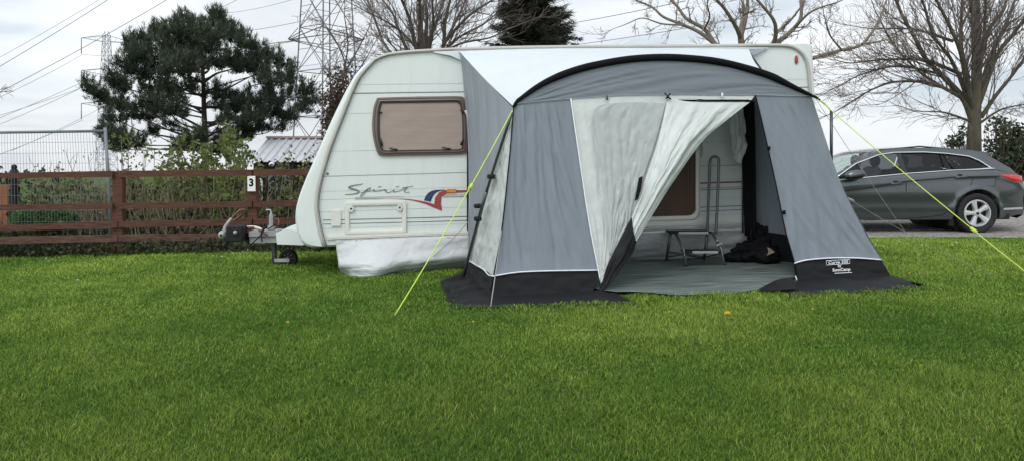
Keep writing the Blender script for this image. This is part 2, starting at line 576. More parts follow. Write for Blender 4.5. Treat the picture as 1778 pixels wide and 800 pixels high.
# ================================================================== GROUND
def axis(lo, hi, step, far):
    a = list(np.arange(lo, hi + 1e-6, step)); s = step
    b, c = [], []
    x = hi
    while x < far: s *= 1.35; x += s; b.append(x)
    s, x = step, lo
    while x > -far: s *= 1.35; x -= s; c.append(x)
    return c[::-1] + a + b


xs, ys = axis(-10, 10, .25, 420), [y for y in axis(1, 16, .25, 520) if y > -40]
mb = MB(); mb.grid([[(x, y, gz(x, y)) for x in xs] for y in ys])
gm = bpy.data.materials.new('lawn_soil'); gm.use_nodes = True
n_, l_ = gm.node_tree.nodes, gm.node_tree.links
bs = n_['Principled BSDF']; bs.inputs['Roughness'].default_value = .9; bs.inputs['Specular IOR Level'].default_value = .1
t_ = n_.new('ShaderNodeTexCoord'); a_ = n_.new('ShaderNodeTexNoise'); a_.inputs['Scale'].default_value = 22; a_.inputs['Detail'].default_value = 8
b_ = n_.new('ShaderNodeTexNoise'); b_.inputs['Scale'].default_value = .6
l_.new(t_.outputs['Object'], a_.inputs['Vector']); l_.new(t_.outputs['Object'], b_.inputs['Vector'])
r1 = n_.new('ShaderNodeValToRGB'); r1.color_ramp.elements[0].color = (.035, .07, .010, 1); r1.color_ramp.elements[1].color = (.12, .19, .025, 1)
r1.color_ramp.elements[0].position = .3; r1.color_ramp.elements[1].position = .7
l_.new(a_.outputs['Fac'], r1.inputs['Fac'])
mm = n_.new('ShaderNodeMixRGB'); mm.blend_type = 'MULTIPLY'; mm.inputs[0].default_value = .5
l_.new(r1.outputs[0], mm.inputs[1]); l_.new(b_.outputs['Color'], mm.inputs[2]); l_.new(mm.outputs[0], bs.inputs['Base Color'])
tag(mb.build('lawn', gm), kind='structure')

# gravel drive under the car
gr = bpy.data.materials.new('gravel'); gr.use_nodes = True
n_, l_ = gr.node_tree.nodes, gr.node_tree.links
bs = n_['Principled BSDF']; bs.inputs['Roughness'].default_value = .9
t_ = n_.new('ShaderNodeTexCoord'); v_ = n_.new('ShaderNodeTexVoronoi'); v_.inputs['Scale'].default_value = 26
l_.new(t_.outputs['Object'], v_.inputs['Vector'])
r1 = n_.new('ShaderNodeValToRGB'); r1.color_ramp.elements[0].color = (.14, .125, .11, 1); r1.color_ramp.elements[1].color = (.40, .38, .35, 1)
q_ = n_.new('ShaderNodeSeparateColor'); l_.new(v_.outputs['Color'], q_.inputs[0]); l_.new(q_.outputs[0], r1.inputs['Fac'])
l_.new(r1.outputs[0], bs.inputs['Base Color'])
bp = n_.new('ShaderNodeBump'); bp.inputs['Strength'].default_value = .9; bp.inputs['Distance'].default_value = .02; bp.invert = True
l_.new(v_.outputs['Distance'], bp.inputs['Height']); l_.new(bp.outputs[0], bs.inputs['Normal'])
M['gravelstone'] = gr


def road_edge(x):
    return 11.72 + .05 * math.sin(x * 2.1) + .03 * math.sin(x * 5.3)


mb = MB()
rx = np.arange(3.6, 20.1, .2)
mb.grid([[(x, road_edge(x) + (17.5 - road_edge(x)) * j / 20, gz(x, road_edge(x) + (17.5 - road_edge(x)) * j / 20) + .012) for x in rx] for j in range(21)])
tag(mb.build('gravel_road', gr), kind='structure')

# ================================================================== CARAVAN
NV = V((-math.sin(YAW), math.cos(YAW), 0))       # into the caravan
van = thing('touring_caravan', 'white touring caravan with brown framed window, red and blue flash and grey script lettering', 'caravan', CAR0, YAW)


def ysl(px, y0):
    """a body line that stands at photo row y0 above column 600"""
    return y0 + (px - 600) * (-.006 - .031 * (y0 - 82) / 330.0)


front_sil = [(540, 429), (524, 422), (515, 402), (512, 374), (517, 347), (529, 314), (547, 273), (567, 227), (588, 182), (606, 147), (620, 125), (638, 108), (660, 97), (690, 91)]
roof_sil = [(750, 86), (830, 82), (1000, 79.5), (1200, 78), (1380, 76.5), (1404, 75.5)]
rear_sil = [(1412, 79), (1413, 100), (1421, 250), (1428, 380), (1429, 396)]
fs = [(p.x, p.z) for p in crom([(a, 0, b) for a, b in front_sil], 40)]
bottom_sil = [(1000, 411), (600, 427)]
sil = fs + roof_sil + rear_sil + bottom_sil
mb = MB()
near = [CP(*q) for q in sil]
def inset(pts, k):
    c = sum(pts, V()) / len(pts)
    o_ = []
    for p in pts:
        d = p - c
        o_.append(p - d.normalized() * k)
    return o_
ring0 = inset(near, .03)
ring1 = [p + NV * .03 for p in near]
ring2 = [p + NV * 2.17 for p in near]
ring3 = [p + NV * 2.2 for p in ring0]
b = 0; n = len(near)
for r_ in (ring0, ring1, ring2, ring3): mb.v.extend(r_)
mb.f.append(tuple(range(n))); mb.m.append(0)
mb.f.append(tuple(reversed(range(3 * n, 4 * n)))); mb.m.append(0)
for k in range(3):
    for i in range(n):
        j = (i + 1) % n
        mb.f.append((k * n + j, k * n + i, (k + 1) * n + i, (k + 1) * n + j)); mb.m.append(0)


def bodyline(x0, x1, y0, th, off=.003, mi=1, mbx=None):
    mbx = mbx or mb
    k = max(2, int((x1 - x0) / 60))
    g = [[CP(x, ysl(x, y0) + dy, off) for x in np.linspace(x0, x1, k)] for dy in (0, th)]
    mbx.grid(g, mi)


def trimx(y):                                    # column of the front trim at a given row
    T = [(78, 740), (95, 665), (110, 642), (135, 622), (162, 609), (195, 596), (235, 580), (265, 569), (310, 556), (350, 549), (390, 553), (427, 563)]
    return float(np.interp(y, [a for a, _ in T], [c for _, c in T]))


for y0, th in ((147, .7), (162, 1.4), (197, .8), (262, .8), (305, 1.05), (331, .8), (345, .8), (366, .8), (395, .8)):
    bodyline(trimx(y0) + 2, 1405, y0, th, mi=1 if th > 1.2 else 3 if th > 1 else 2)
mb.build('body_shell', [M['van'], M['groove'], M['groovefaint'], M['groovemid']], van, smooth=False)

# front moulding wrapped round the nose
trim_c = [(563, 427), (556, 405), (549, 365), (550, 340), (556, 310), (569, 265), (580, 235), (596, 195), (609, 162), (622, 135), (642, 112), (665, 99), (700, 93)]
tr = crom([CP(a, c, .008) for a, c in trim_c], 40)
si = [p - NV * .006 for p in crom(ring0[:40], 40)]
si = si[:-1] + [tr[-1] + V((0, 0, .01))]
mb = MB(); g = []
for a, c in zip(tr, si): g.append([a, a * .5 + c * .5 - NV * .012, c])
mb.grid(g)
mb.build('front_moulding', M['van_front'], van)
# rails: cream roof edge and front seam, doubled at the foot
mb = MB()
seam = crom([CP(a, c, .014) for a, c in trim_c[:-2]] + [CP(650, 104, .016), CP(672, 95.5, .016), CP(705, 91, .016), (CP(750, 88, .016)), CP(830, 84.5, .016), CP(1000, 81.5, .016), CP(1200, 80, .016), CP(1355, 79, .016), CP(1378, 82, .016), CP(1394, 94, .016), CP(1402, 112, .016), CP(1406, 145, .016), CP(1411, 240, .016), CP(1418, 395, .016)], 110)
mb.tube(seam, .020, 8)
mb.tube([p - NV * .014 + V((.012, 0, 0)) for p in seam[:38]], .006, 5)
mb.build('edge_rail', M['rail'], van)
mb = MB()
mb.tube([p - NV * .012 + V((.034, 0, 0)) for p in seam[:36]], .004, 4)
mb.build('rail_seal', M['groove'], van)
# lower side rail
mb = MB()
mb.grid([[CP(x, ysl(x, 411) + dy, o_) for x in np.linspace(568, 1400, 14)] for dy, o_ in ((-3.6, .004), (-3.4, .02), (.6, .022), (1, .012), (1.3, .024), (3.0, .024), (3.4, .004))])
mb.face([CP(568, ysl(568, 411) - 3.6, .022), CP(568, ysl(568, 411) + 3.4, .022), CP(566, ysl(568, 411) + 2, .003), CP(566, ysl(568, 411) - 2, .003)])
mb.build('side_rail', M['plastic'], van, angle=40)

# stripes and swoosh
Z5 = lambda x, y: (590 + x / 7.274, 310 + y / 7.274)
mb = MB()
def band(pts_up, pts_dn, off, mi=0, n=24):
    a = crom([CP(*Z5(*q), off) for q in pts_up], n); c = crom([CP(*Z5(*q), off) for q in pts_dn], n)
    mb.grid([a, c], mi)
band([(560, 256), (720, 257), (860, 261), (1000, 280), (1110, 302), (1192, 327), (1285, 345)], [(560, 259), (720, 263), (860, 273), (960, 291), (1080, 326), (1200, 376), (1292, 412)], .0042)
band([(1192, 330), (1198, 262), (1232, 195), (1290, 160), (1350, 150), (1470, 149), (1640, 148), (2400, 124), (4700, 47), (5900, 8)], [(1288, 408), (1280, 340), (1275, 272), (1300, 216), (1345, 191), (1470, 184), (1640, 174), (2400, 144), (4700, 66), (5900, 27)], .0056, n=60)
mb.build('red_flash', M['red'], van, smooth=False)
mb = MB(); band([(1062, 280), (1085, 226), (1130, 176), (1200, 150), (1330, 142)], [(1150, 298), (1165, 255), (1192, 206), (1250, 166), (1330, 150)], .0042)
mb.build('blue_flash', M['blue'], van, smooth=False)
mb = MB()
band([(190, 241), (400, 236), (810, 226)], [(190, 245), (400, 241), (810, 229)], .0042)
band([(190, 260), (400, 257), (560, 256)], [(190, 266), (400, 264), (560, 260)], .0042)
for (yl, th) in ((212, 4), (233, 8)):
    band([(1308, yl), (1640, yl - 8), (3000, yl - 42), (5900, yl - 130)], [(1308, yl + th), (1640, yl - 8 + th), (3000, yl - 42 + th), (5900, yl - 130 + th)], .0042, n=40)
for (yl, th) in ((515, 9), (566, 8)):
    band([(-210, yl + 6), (790, yl - 17), (1640, yl - 42), (3000, yl - 90), (5900, yl - 210)], [(-210, yl + 6 + th), (790, yl - 17 + th), (1640, yl - 42 + th), (3000, yl - 90 + th), (5900, yl - 210 + th)], .0042, n=50)
mb.build('dark_pinstripe', M['groove'], van, smooth=False)
mb = MB(); a = [CP(*Z5(*q), .006) for q in ((1352, 135), (1468, 134), (1468, 178), (1352, 180))]
mb.prism(a, [p - NV * .016 for p in a]); mb.build('side_reflector', M['orange'], van, smooth=False)
# script lettering
mb = MB()
def stroke(pts, ws, n=26):
    c = crom([V((x, 0, y)) for x, y in pts], n)
    up, dn = [], []
    for i, p in enumerate(c):
        t = c[min(n - 1, i + 1)] - c[max(0, i - 1)]
        t.normalize()
        nn = V((-t.z, 0, t.x)) * (np.interp(i / (n - 1), np.linspace(0, 1, len(ws)), ws) * .5 + 1.2)
        up.append(CP(*Z5(p.x + nn.x, p.z + nn.z), .0046)); dn.append(CP(*Z5(p.x - nn.x, p.z - nn.z), .0046))
    mb.grid([up, dn])
stroke([(292, 70), (235, 82), (160, 95), (114, 114), (150, 134), (215, 152), (246, 170), (215, 190), (140, 202), (66, 206)], [7, 10, 14, 20, 24, 22, 18, 12, 9, 7], 40)
stroke([(262, 188), (300, 172), (345, 140), (362, 128), (338, 160), (305, 198), (272, 230), (260, 222), (285, 192), (320, 165), (360, 135), (388, 118), (372, 148), (342, 168)], [4, 6, 8, 9, 9, 8, 7, 6, 6, 6, 7, 8, 7, 6], 50)
stroke([(345, 168), (395, 162), (440, 142), (428, 164), (462, 164), (520, 150)], [4, 6, 9, 10, 7, 5])
stroke([(484, 114), (526, 103)], [9, 6], 6)
stroke([(505, 165), (545, 150), (570, 140), (560, 152), (590, 152), (580, 170), (610, 182), (640, 172)], [5, 6, 8, 8, 10, 10, 7, 5], 34)
stroke([(632, 178), (668, 160), (690, 148), (676, 170), (705, 172), (752, 158)], [5, 6, 8, 9, 7, 5])
stroke([(710, 110), (752, 100)], [9, 6], 6)
stroke([(740, 165), (790, 146), (862, 108), (840, 135), (812, 166), (835, 178), (884, 174)], [4, 6, 8, 9, 10, 8, 5], 30)
stroke([(786, 122), (850, 113), (928, 98)], [7, 6, 5], 10)
mb.build('script_lettering', M['script'], van, smooth=False)
tag(bpy.data.objects['script_lettering'], 'grey-green handwritten lettering reading Spirit')

# gas locker frame, vent plate, rusty screw, rear marker
def rrect(x0, y0, x1, y1, r, k=5):
    o_ = []
    for cx_, cy_, a0 in ((x1 - r, y0 + r, -90), (x1 - r, y1 - r, 0), (x0 + r, y1 - r, 90), (x0 + r, y0 + r, 180)):
        for i in range(k + 1):
            a = R(a0 + 90 * i / k); o_.append((cx_ + r * math.cos(a), cy_ + r * math.sin(a)))
    return o_
def ringpart(outer, inner, prof, mbx=None, mi=0, sl=None):
    """a raised frame: prof is a list of (t, off) from the outer to the inner outline"""
    mbx = mbx or MB()
    sl = sl or (lambda x, y: (x, y))
    g = []
    for t, off in prof:
        g.append([CP(*sl(a[0] * (1 - t) + c[0] * t, a[1] * (1 - t) + c[1] * t), off) for a, c in zip(outer, inner)])
    mbx.grid(g, mi, closed=True)
    return mbx
tilt = lambda x, y: (x, y - (x - 652) * .024)
mb = ringpart(rrect(599, 350.5, 706, 406, 4), rrect(607.5, 358, 698, 398.5, 2.5), ((0, .003), (.06, .022), (.4, .026), (.85, .020), (1, .003)), sl=tilt)
for cx_ in (609.5, 694):
    mb2 = mb
    cc = CP(*tilt(cx_, 362), .012)
    mb2.tube([cc + NV * .01, cc - NV * .018], .034, 14)
mb.build('locker_frame', M['plastic'], van, angle=40)
lf = bpy.data.objects['locker_frame']
for cx_ in (609.5, 694):
    mb = MB(); cc = CP(*tilt(cx_, 361.5), .03); mb.tube([cc, cc - NV * .006], .012, 10); mb.build('turn_catch', M['groove'], lf)
mb = MB(); a = [CP(*tilt(x, y), .02) for x, y in rrect(575, 364, 591.5, 391, 1.5, 2)]; mb.prism(a, [p + NV * .018 for p in a]); mb.build('vent_cover', M['plastic'], van, smooth=False)
mb = MB(); cc = CP(568.5, 301.5, .004); mb.tube([cc + NV * .01, cc - NV * .006], .015, 10); mb.build('rusty_fixing', M['tan'], van)
mb = MB(); mb.ell(CP(1382.5, 104, .005), (.022, .016, .055), 12, 8); mb.build('marker_lamp', M['red'], van)
mb = MB(); mb.ell(CP(1382.5, 104, .001), (.035, .008, .068), 12, 8); mb.build('marker_surround', M['plastic'], van)
mb = MB(); a = [P(x, y, 9.6) for x, y in ((1072, 77), (1092, 68.5), (1096, 69.5), (1080, 78))]; mb.prism(a, [p + NV * .3 for p in a]); mb.build('roof_vent', M['plastic'], van, smooth=False)

# side window
wo = crom([V((x, 0, y)) for x, y in ((655, 170), (700, 168.5), (760, 167.5), (803, 168), (808, 176), (813, 205), (814, 238), (811, 262), (806, 268), (760, 270), (700, 271), (662, 271.5), (655, 266), (648, 240), (646, 215), (649, 185), (655, 170))], 80)[:-1]
wi = crom([V((x, 0, y)) for x, y in ((662, 178.5), (700, 178), (760, 177), (796, 177), (801, 184), (804, 205), (804.5, 238), (803, 256), (800, 261), (760, 261.5), (700, 262.5), (666, 263), (662, 258), (658.5, 240), (657.5, 215), (659, 188), (662, 178.5))], 80)[:-1]
wo = [(p.x, p.z) for p in wo]; wi = [(p.x, p.z) for p in wi]
mb = ringpart(wo, wi, ((0, .002), (.05, .03), (.32, .034), (.40, .026), (.48, .034), (.72, .040), (.80, .028), (1, .014)))
wf = mb.build('side_window', M['winframe'], van, angle=50)
mb = ringpart(wi, [(a[0] + (730 - a[0]) * .025, a[1] + (220 - a[1]) * .04) for a in wi], ((0, .0235), (.3, .026), (1, .022)))
mb.build('window_seal', M['winedge'], wf)
bl = [CP(x, y, .008) for x, y in wi]
mb = MB(); g = []
for j in range(60):
    y = 177 + 86.5 * j / 59
    xl = np.interp(y, [178, 188, 215, 240, 258, 263], [661, 658.5, 657, 658, 661, 665]); xr = np.interp(y, [177, 184, 205, 238, 256, 261, 263], [797, 801.5, 804, 805, 803, 800, 799])
    g.append([CP(xl + (xr - xl) * i / 30, y + 1.1 * math.sin(i * .5 + j * .16) * math.sin(j * .11), .004 + .009 * (j % 2) + .002 * mnoise.noise(V((i * .3, j * .2, 1)))) for i in range(31)])
mb.grid(g); mb.build('pleated_blind', M['blind'], wf)
mb = MB(); mb.face([CP(x, y, .0205) for x, y in wi]); mb.build('window_pane', M['acryl'], wf, smooth=False)
for (a, c) in (((658, 193), (663, 197)), ((800, 191), (806, 197)), ((660, 240), (664, 254)), ((804, 242), (800, 252)), ((677, 258), (690, 260)), ((768, 256.5), (782, 259))):
    mb = MB(); mb.tube([CP(*a, .035), CP((a[0] + c[0]) / 2, (a[1] + c[1]) / 2 + .5, .042), CP(*c, .03)], .010, 6); mb.build('window_catch', M['winedge'], wf)

# doorway behind the awning
dsl = lambda x, y: (x, y - (x - 1207) * .03)
do = rrect(1112, 126, 1216, 382, 14, 6); di = rrect(1121, 135, 1207.5, 374, 11, 6)
mb = ringpart(do, di, ((0, .003), (.1, .028), (.5, .032), (.9, .022), (1, .006)), sl=dsl)
df = mb.build('door_frame', M['plastic'], van, angle=50)
mb = MB(); mb.face([CP(*dsl(x, y), .0065) for x, y in di]); mb.build('dark_doorway', M['brownint'], df, smooth=False)
mb = MB(); mb.tube(crom([CP(1219, 246, .0), CP(1220, 250, .05), CP(1222, 262, .06), CP(1220, 269, .05), CP(1218, 271, .0)], 12), .016, 8); mb.build('grab_handle', M['plastic'], van)

# ---- drawbar, hitch, jockey wheel (centre line about 1.05 m behind the near side)
D = 9.32
def xp(mb_, poly, d0, d1, mi=0):
    a = [P(x, y, d0) for x, y in poly]; mb_.prism(a, [p + NV * (d1 - d0) for p in a], mi)
mb = MB(); xp(mb, ((479, 404), (497, 398), (512, 400), (526, 402), (527, 425), (481, 423.5)), D - .42, D + .42); mb.build('drawbar_cover', M['van_front'], van, smooth=False)
mb = MB(); xp(mb, ((432, 402), (482, 401), (483, 409.5), (432, 410.5)), D - .16, D + .16); mb.build('hitch_cover', M['galv'], van, smooth=False)
mb = MB(); xp(mb, ((433, 411.5), (483, 410.5), (484, 420.5), (434, 421.5)), D - .13, D + .13); mb.build('drawbar_beam', M['galv'], van, smooth=False)
mb = MB(); xp(mb, ((425, 405), (436, 401), (436, 424), (426, 419)), D - .1, D + .1); mb.build('drawbar_end', M['blacktrim'], van, smooth=False)
mb = MB(); c0 = P(411, 404.5, D - .18); mb.box(c0, (.19, .22, .185), YAW, bev=.012); bx = mb.build('hitch_lock_box', M['rubber'], van, smooth=False)
mb = MB(); c1 = P(409, 403, D - .30); mb.tube([c1, c1 - NV * .03], .022, 12); mb.build('lock_barrel', M['galv'], bx)
mb = MB(); c1 = P(386.5, 407, D - .15); mb.ell(c1, (.052, .052, .052), 16, 10)
mb.tube(crom([c1 + V((.03, 0, .02)), P(391, 396, D - .15), P(396, 387, D - .15), P(402, 379, D - .14)], 12), [.032, .026, .021, .016], 8)
st = mb.build('coupling_lever', M['galv'], van)
mb = MB(); mb.tube([c1 + V((0, -.045, 0)), c1 + V((0, -.058, 0))], .014, 10); mb.build('lever_bolt', M['rubber'], st)
mb = MB(); mb.tube(crom([P(400, 382, D - .14), P(408, 373, D - .13), P(416, 366, D - .12), P(424, 364.5, D - .1), P(424, 370, D - .08), P(415, 377, D - .06), P(405, 384, D - .06)], 26), .014, 7); mb.build('lever_grip', M['redhandle'], st)
mb = MB(); mb.tube(crom([P(425, 395, D - .05), P(441, 394, D - .06), P(452, 397, D - .06), P(458, 401, D - .06)], 12), [.02, .02, .014, .012], 7); mb.build('handbrake_lever', M['plastic'], van)
mb = MB(); mb.tube([P(424, 396, D - .05), P(442, 395, D - .06)], .023, 8); mb.build('handbrake_grip', M['redhandle'], van)
mb = MB()
for pts in (((440, 426), (433, 427), (440, 420), (452, 408), (458, 399), (464, 391)), ((455, 420), (454, 405), (456, 398), (463, 391)), ((465, 398), (476, 392), (487, 393), (496, 396))):
    mb.tube(crom([P(a, c, D - .2) for a, c in pts], 24), .008, 6)
mb.build('tow_cable', M['rubber'], van)
mb = MB(); mb.tube(crom([P(476, 398, D - .12), P(483, 390, D - .12), P(484, 382, D - .1), P(478, 379, D - .1)], 16), .009, 6); mb.tube(crom([P(458, 401, D - .19), P(449, 399, D - .19), P(464, 408, D - .19)], 12), .012, 6)
mb.build('breakaway_cable', M['redhandle'], van)
jt = P(472, 397, D); jb = P(476, 452, D)
mb = MB(); mb.tube([P(470.5, 398, D), P(470.5, 374, D)], .026, 12); mb.tube([P(470.5, 374, D), P(470.5, 368, D)], [.02, .012], 10)
mb.tube(crom([P(470.5, 369, D), P(470, 365.5, D), P(467, 364.6, D), P(462, 364.8, D)], 10), .010, 8); mb.tube([P(471, 397, D), P(471, 392, D)], .045, 12)
jk = mb.build('jockey_post', M['galv'], van, angle=40)
mb = MB(); mb.tube([P(475.5, 420, D), P(476, 440, D)], .028, 12); mb.tube([P(476, 436, D), P(477, 452, D), P(478, 459, D)], [.03, .034, .024], 12); mb.build('jockey_leg', M['pole'], van, angle=40)
wc = P(501, 447.5, D + .02); wr = .115
mb = MB()
gw = []
for i in range(33):
    a = 2 * math.pi * i / 32
    gw.append([wc + V((math.cos(a) * r_, y_, math.sin(a) * r_)) for r_, y_ in ((.03, -.012), (.075, -.012), (.078, -.03), (wr - .012, -.033), (wr, -.018), (wr, .018), (wr - .012, .033), (.03, .033))])
mb.grid(gw); jw = mb.build('jockey_wheel', M['rubber'], van, angle=40)
mb = MB()
for k in range(8):
    a = 2 * math.pi * k / 8; mb.tube([wc + V((math.cos(a) * .02, -.018, math.sin(a) * .02)), wc + V((math.cos(a) * .078, -.018, math.sin(a) * .078))], .007, 5)
mb.tube([wc + V((0, -.04, 0)), wc + V((0, .02, 0))], .022, 10); mb.build('wheel_spoke', M['pole'], jw)
mb = MB(); mb.box((P(478, 453, D - .05) + P(501, 449.5, D - .05)) / 2, (.19, .014, .045), 0, bev=.004); mb.tube([wc + V((0, -.052, 0)), wc + V((0, -.085, 0))], .014, 8); mb.build('wheel_fork', M['galv'], van, angle=40)

# under-skirt hanging from the side rail
top = [CP(x, ysl(x, 416), .03) for x in (583, 640, 720, 815, 950, 1100, 1200, 1318)]
bot = [G(593, 473), G(612, 480), G(650, 481), G(690, 474), G(720, 472), G(750, 468.5), G(815, 463), G(900, 458), G(1000, 455), G(1120, 452), G(1210, 449.5), G(1328, 446)]
g = coons(top, bot, [top[0], CP(585, 440, .04), CP(588.5, 462, .06), bot[0]], [top[-1], bot[-1]], 150, 26)
g = wrinkle(g, .013, 9, 1.2, 3.3, edge=False, diag=.7)
mb = MB(); mb.grid(g); sk = mb.build('draught_skirt', M['skirt'], van, solid=.003)
mb = MB(); g2 = coons([CP(x, ysl(x, 415), .033) for x in (583, 700, 815)], [CP(x, ysl(x, 421), .036) for x in (583, 700, 815)], [CP(583, 416, .033), CP(583, 421.5, .036)], [CP(815, 407, .033), CP(815, 413, .036)], 60, 4)
mb.grid(wrinkle(g2, .008, 30, 1, 4.1)); mb.build('skirt_hem', M['skirt'], sk)

# ================================================================== AWNING
def FG(px, lift=0.01):
    py = 500.0
    for _ in range(40):
        p = FP(px, py)
        py += (p.z - gz(p.x, p.y) - lift) * F / p.y
    return FP(px, py)


awn = thing('porch_awning', 'grey and white porch awning with black arched edge, pitched against the caravan', 'awning', V((1.7, 7.2, gz(1.7, 7.2))))
ARCH = [(892, 186), (898, 176), (906, 167), (930, 150), (960, 134), (1000, 119), (1040, 109), (1095, 100), (1150, 97), (1200, 99), (1250, 105), (1300, 117), (1340, 130), (1375, 147), (1409, 166)]
archw = [FP(*q) for q in ARCH]
lcorner, rcorner = FP(891, 188), FP(1409, 167)

def clampz(g, lift=.010):
    return [[V((p.x, p.y, max(p.z, gz(p.x, p.y) + lift))) for p in row] for row in g]


# roof
g = coons([CP(797, 89, .03), CP(900, 85.5, .03), CP(1050, 83.5, .03), CP(1200, 84, .03), CP(1300, 85.5, .03)], archw,
          [CP(797, 89, .03), P(842, 138, 7.75), archw[0]],
          [CP(1300, 85.5, .03), P(1313, 112, 8.3), P(1345, 143, 7.85), archw[-1]], 90, 30)
mb = MB(); mb.grid(wrinkle(g, .018, 7, 2.2, 1.2, diag=.2)); mb.build('roof', M['white'], awn)
mb = MB(); mb.grid([[CP(x, y + o_, .022) for x, y in ((752, 90.5), (800, 88), (900, 85.3), (1050, 83), (1200, 83.2), (1334, 84))] for o_ in (-1.3, 1.5)])
mb.grid([[CP(752, 90, .03), CP(775, 89.5, .03), CP(799, 88, .03)], [CP(756, 92, .03), CP(782, 97, .05), CP(803, 106, .03)]])
mb.build('rail_strip', M['white'], awn)
mb = MB()
mb.grid(wrinkle(coons([CP(1298, 86, .03), CP(1334, 84, .025)], [CP(1306, 97, .06), CP(1309, 96, .06)], [CP(1298, 86, .03), CP(1306, 97, .06)], [CP(1334, 84, .025), CP(1320, 91, .05), CP(1309, 96, .06)], 10, 8), .01, 4, 4, 3)); mb.build('roof_gusset', M['greyside'], awn); mb = MB()
mb.grid(coons([CP(757, 91, .02), CP(800, 90, .02)], [CP(790, 100, .02), CP(804, 107.5, .02)], [CP(757, 91, .02), CP(790, 100, .02)], [CP(800, 90, .02), CP(804, 107.5, .02)], 6, 4))
mb.build('roof_gusset', M['greyside'], awn)

# side wall on the left
LW = [(88, 797), (107, 802), (150, 804), (250, 812), (330, 815), (452, 815)]
RW = [(188, 891), (290, 882), (400, 871), (478, 857)]
def wall_d(px, py):
    l_ = np.interp(py, [a for a, _ in LW], [c for _, c in LW]); r_ = np.interp(py, [a for a, _ in RW], [c for _, c in RW])
    t = (px - l_) / max(1, r_ - l_)
    return 1 / ((1 - t) / (cdep(l_) - .03) + t / fdep(r_, py))
g = coons([CP(797, 89, .03), P(842, 138, 7.75), lcorner], [P(815, 452, cdep(815) - .05), P(818, 453, wall_d(818, 453))],
          [CP(797, 89, .03), CP(803, 130, .03), CP(812, 250, .05), P(815, 452, cdep(815) - .05)],
          [lcorner] + [P(x, y, wall_d(x, y)) for x, y in ((866, 280), (843, 350), (824, 425), (818, 453))], 50, 60)
mb = MB(); mb.grid(wrinkle(g, .030, 5, 1.0, 2.7, diag=-.5)); mb.build('side_wall', M['greyside'], awn)
def WP(px, py, off=.03):
    d = wall_d(px, py) - off
    return P(px, py, d)
g = coons([lcorner, FP(892, 189)], [P(818, 453, wall_d(818, 453)), WP(840, 466, .01), FP(857, 479)], [lcorner] + [P(x, y, wall_d(x, y)) for x, y in ((866, 280), (843, 350), (824, 425), (818, 453))], [FP(892, 189), FP(883, 290), FP(871, 400), FP(857, 479)], 30, 60)
mb = MB(); mb.grid(wrinkle(g, .035, 5, 6, 8.1)); mb.build('side_window_panel', M['door'], awn)
mb = MB(); g = coons([CP(806, 193, .07), CP(813, 190, .06)], [CP(812, 456, .08), CP(817, 456, .07)], [CP(806, 193, .07), CP(811, 210, .09), CP(815, 300, .07), CP(813, 380, .09), CP(812, 456, .08)], [CP(813, 190, .06), CP(819, 215, .06), CP(822, 320, .06), CP(818, 380, .05), CP(817, 456, .07)], 6, 50)
mb.grid(wrinkle(g, .012, 2, 8, 5.5)); mb.build('draught_strip', M['door'], awn)
mb = MB(); mb.tube([CP(812.5, y, .04) for y in (190, 250, 330, 400)], .012, 6); mb.build('gap_shadow_strip', M['black'], awn)  # black tube standing in for the shadow in the gap

# gable above the doors
SEAM = [(892, 187), (893.5, 181), (940, 176), (1000, 171), (1080, 166), (1160, 164.5), (1240, 165), (1310, 165.5), (1370, 167), (1409, 167.5)]
g = coons([p + V((0, .01, 0)) for p in archw], [FP(*q) for q in SEAM], [archw[0], FP(892, 187)], [archw[-1], FP(1409, 167.5)], 100, 24)
mb = MB(); mb.grid(wrinkle(g, .012, 7, 2.2, 6.6, diag=.8)); mb.build('gable_panel', M['gable'], awn)
# black padded arch
ac = crom([FP(x, y + (3 if 900 < x < 1400 else 0), .01) for x, y in ARCH], 80)
rr = [.016 + .020 * min(1, i / 14, (79 - i) / 10) for i in range(80)]
mb = MB(); mb.tube(ac, rr, 12); mb.build('arch_edging', M['black'], awn)
mb = MB(); mb.tube([FP(*q, .012) for q in SEAM[1:]], .0045, 5); mb.build('gable_seam', M['greyside'], awn)

# left front panel and its black foot
g = coons([FP(*q) for q in ((893, 181), (940, 176), (991, 172))], [FP(*q) for q in ((857, 478), (900, 472), (960, 469), (1039, 468))],
          [FP(893, 181), FP(883, 290), FP(871, 400), FP(857, 478)], [FP(991, 172), FP(1004, 260), FP(1022, 380), FP(1039, 468)], 60, 70)
mb = MB(); g = wrinkle(g, .030, 4.5, .8, 4.9, diag=-.25); mb.grid(wrinkle(g, .012, 13, 1.1, 2.3, diag=-.5)); mb.build('front_panel', M['grey'], awn)
mb = MB(); mb.tube(crom([FP(892, 187, .01), FP(883, 290, .012), FP(871, 400, .012), FP(857, 478, .012), FP(853, 505, .01)], 30), .006, 6); mb.build('corner_zip', M['black'], awn)
mb = MB(); mb.tube(crom([FP(991, 172, .015), FP(1004, 260, .015), FP(1022, 380, .015), FP(1039, 468, .015), FP(1043, 488, .02)], 40), .0068, 6); mb.build('white_piping', M['piping'], awn)
mb = MB(); mb.tube(crom([FP(857, 478, .015), FP(900, 471.5, .015), FP(960, 469, .015), FP(1038, 468, .015)], 24), .0065, 6); mb.build('white_piping', M['piping'], awn)
mb = MB(); mb.tube(crom([WP(815, 452, .04), WP(826, 459, .045), WP(840, 467, .045), WP(848, 476, .04), WP(857, 478.5, .03)], 20), .0065, 6); mb.build('white_piping', M['piping'], awn)
mb = MB(); mb.tube(crom([FP(1379, 456, .015), FP(1400, 450.5, .015), FP(1440, 447, .015), FP(1490, 447, .015), FP(1530, 450, .015)], 24), .0068, 6); mb.build('white_piping', M['piping'], awn)
fgl = [FG(x) for x in (853, 900, 960, 1030)]
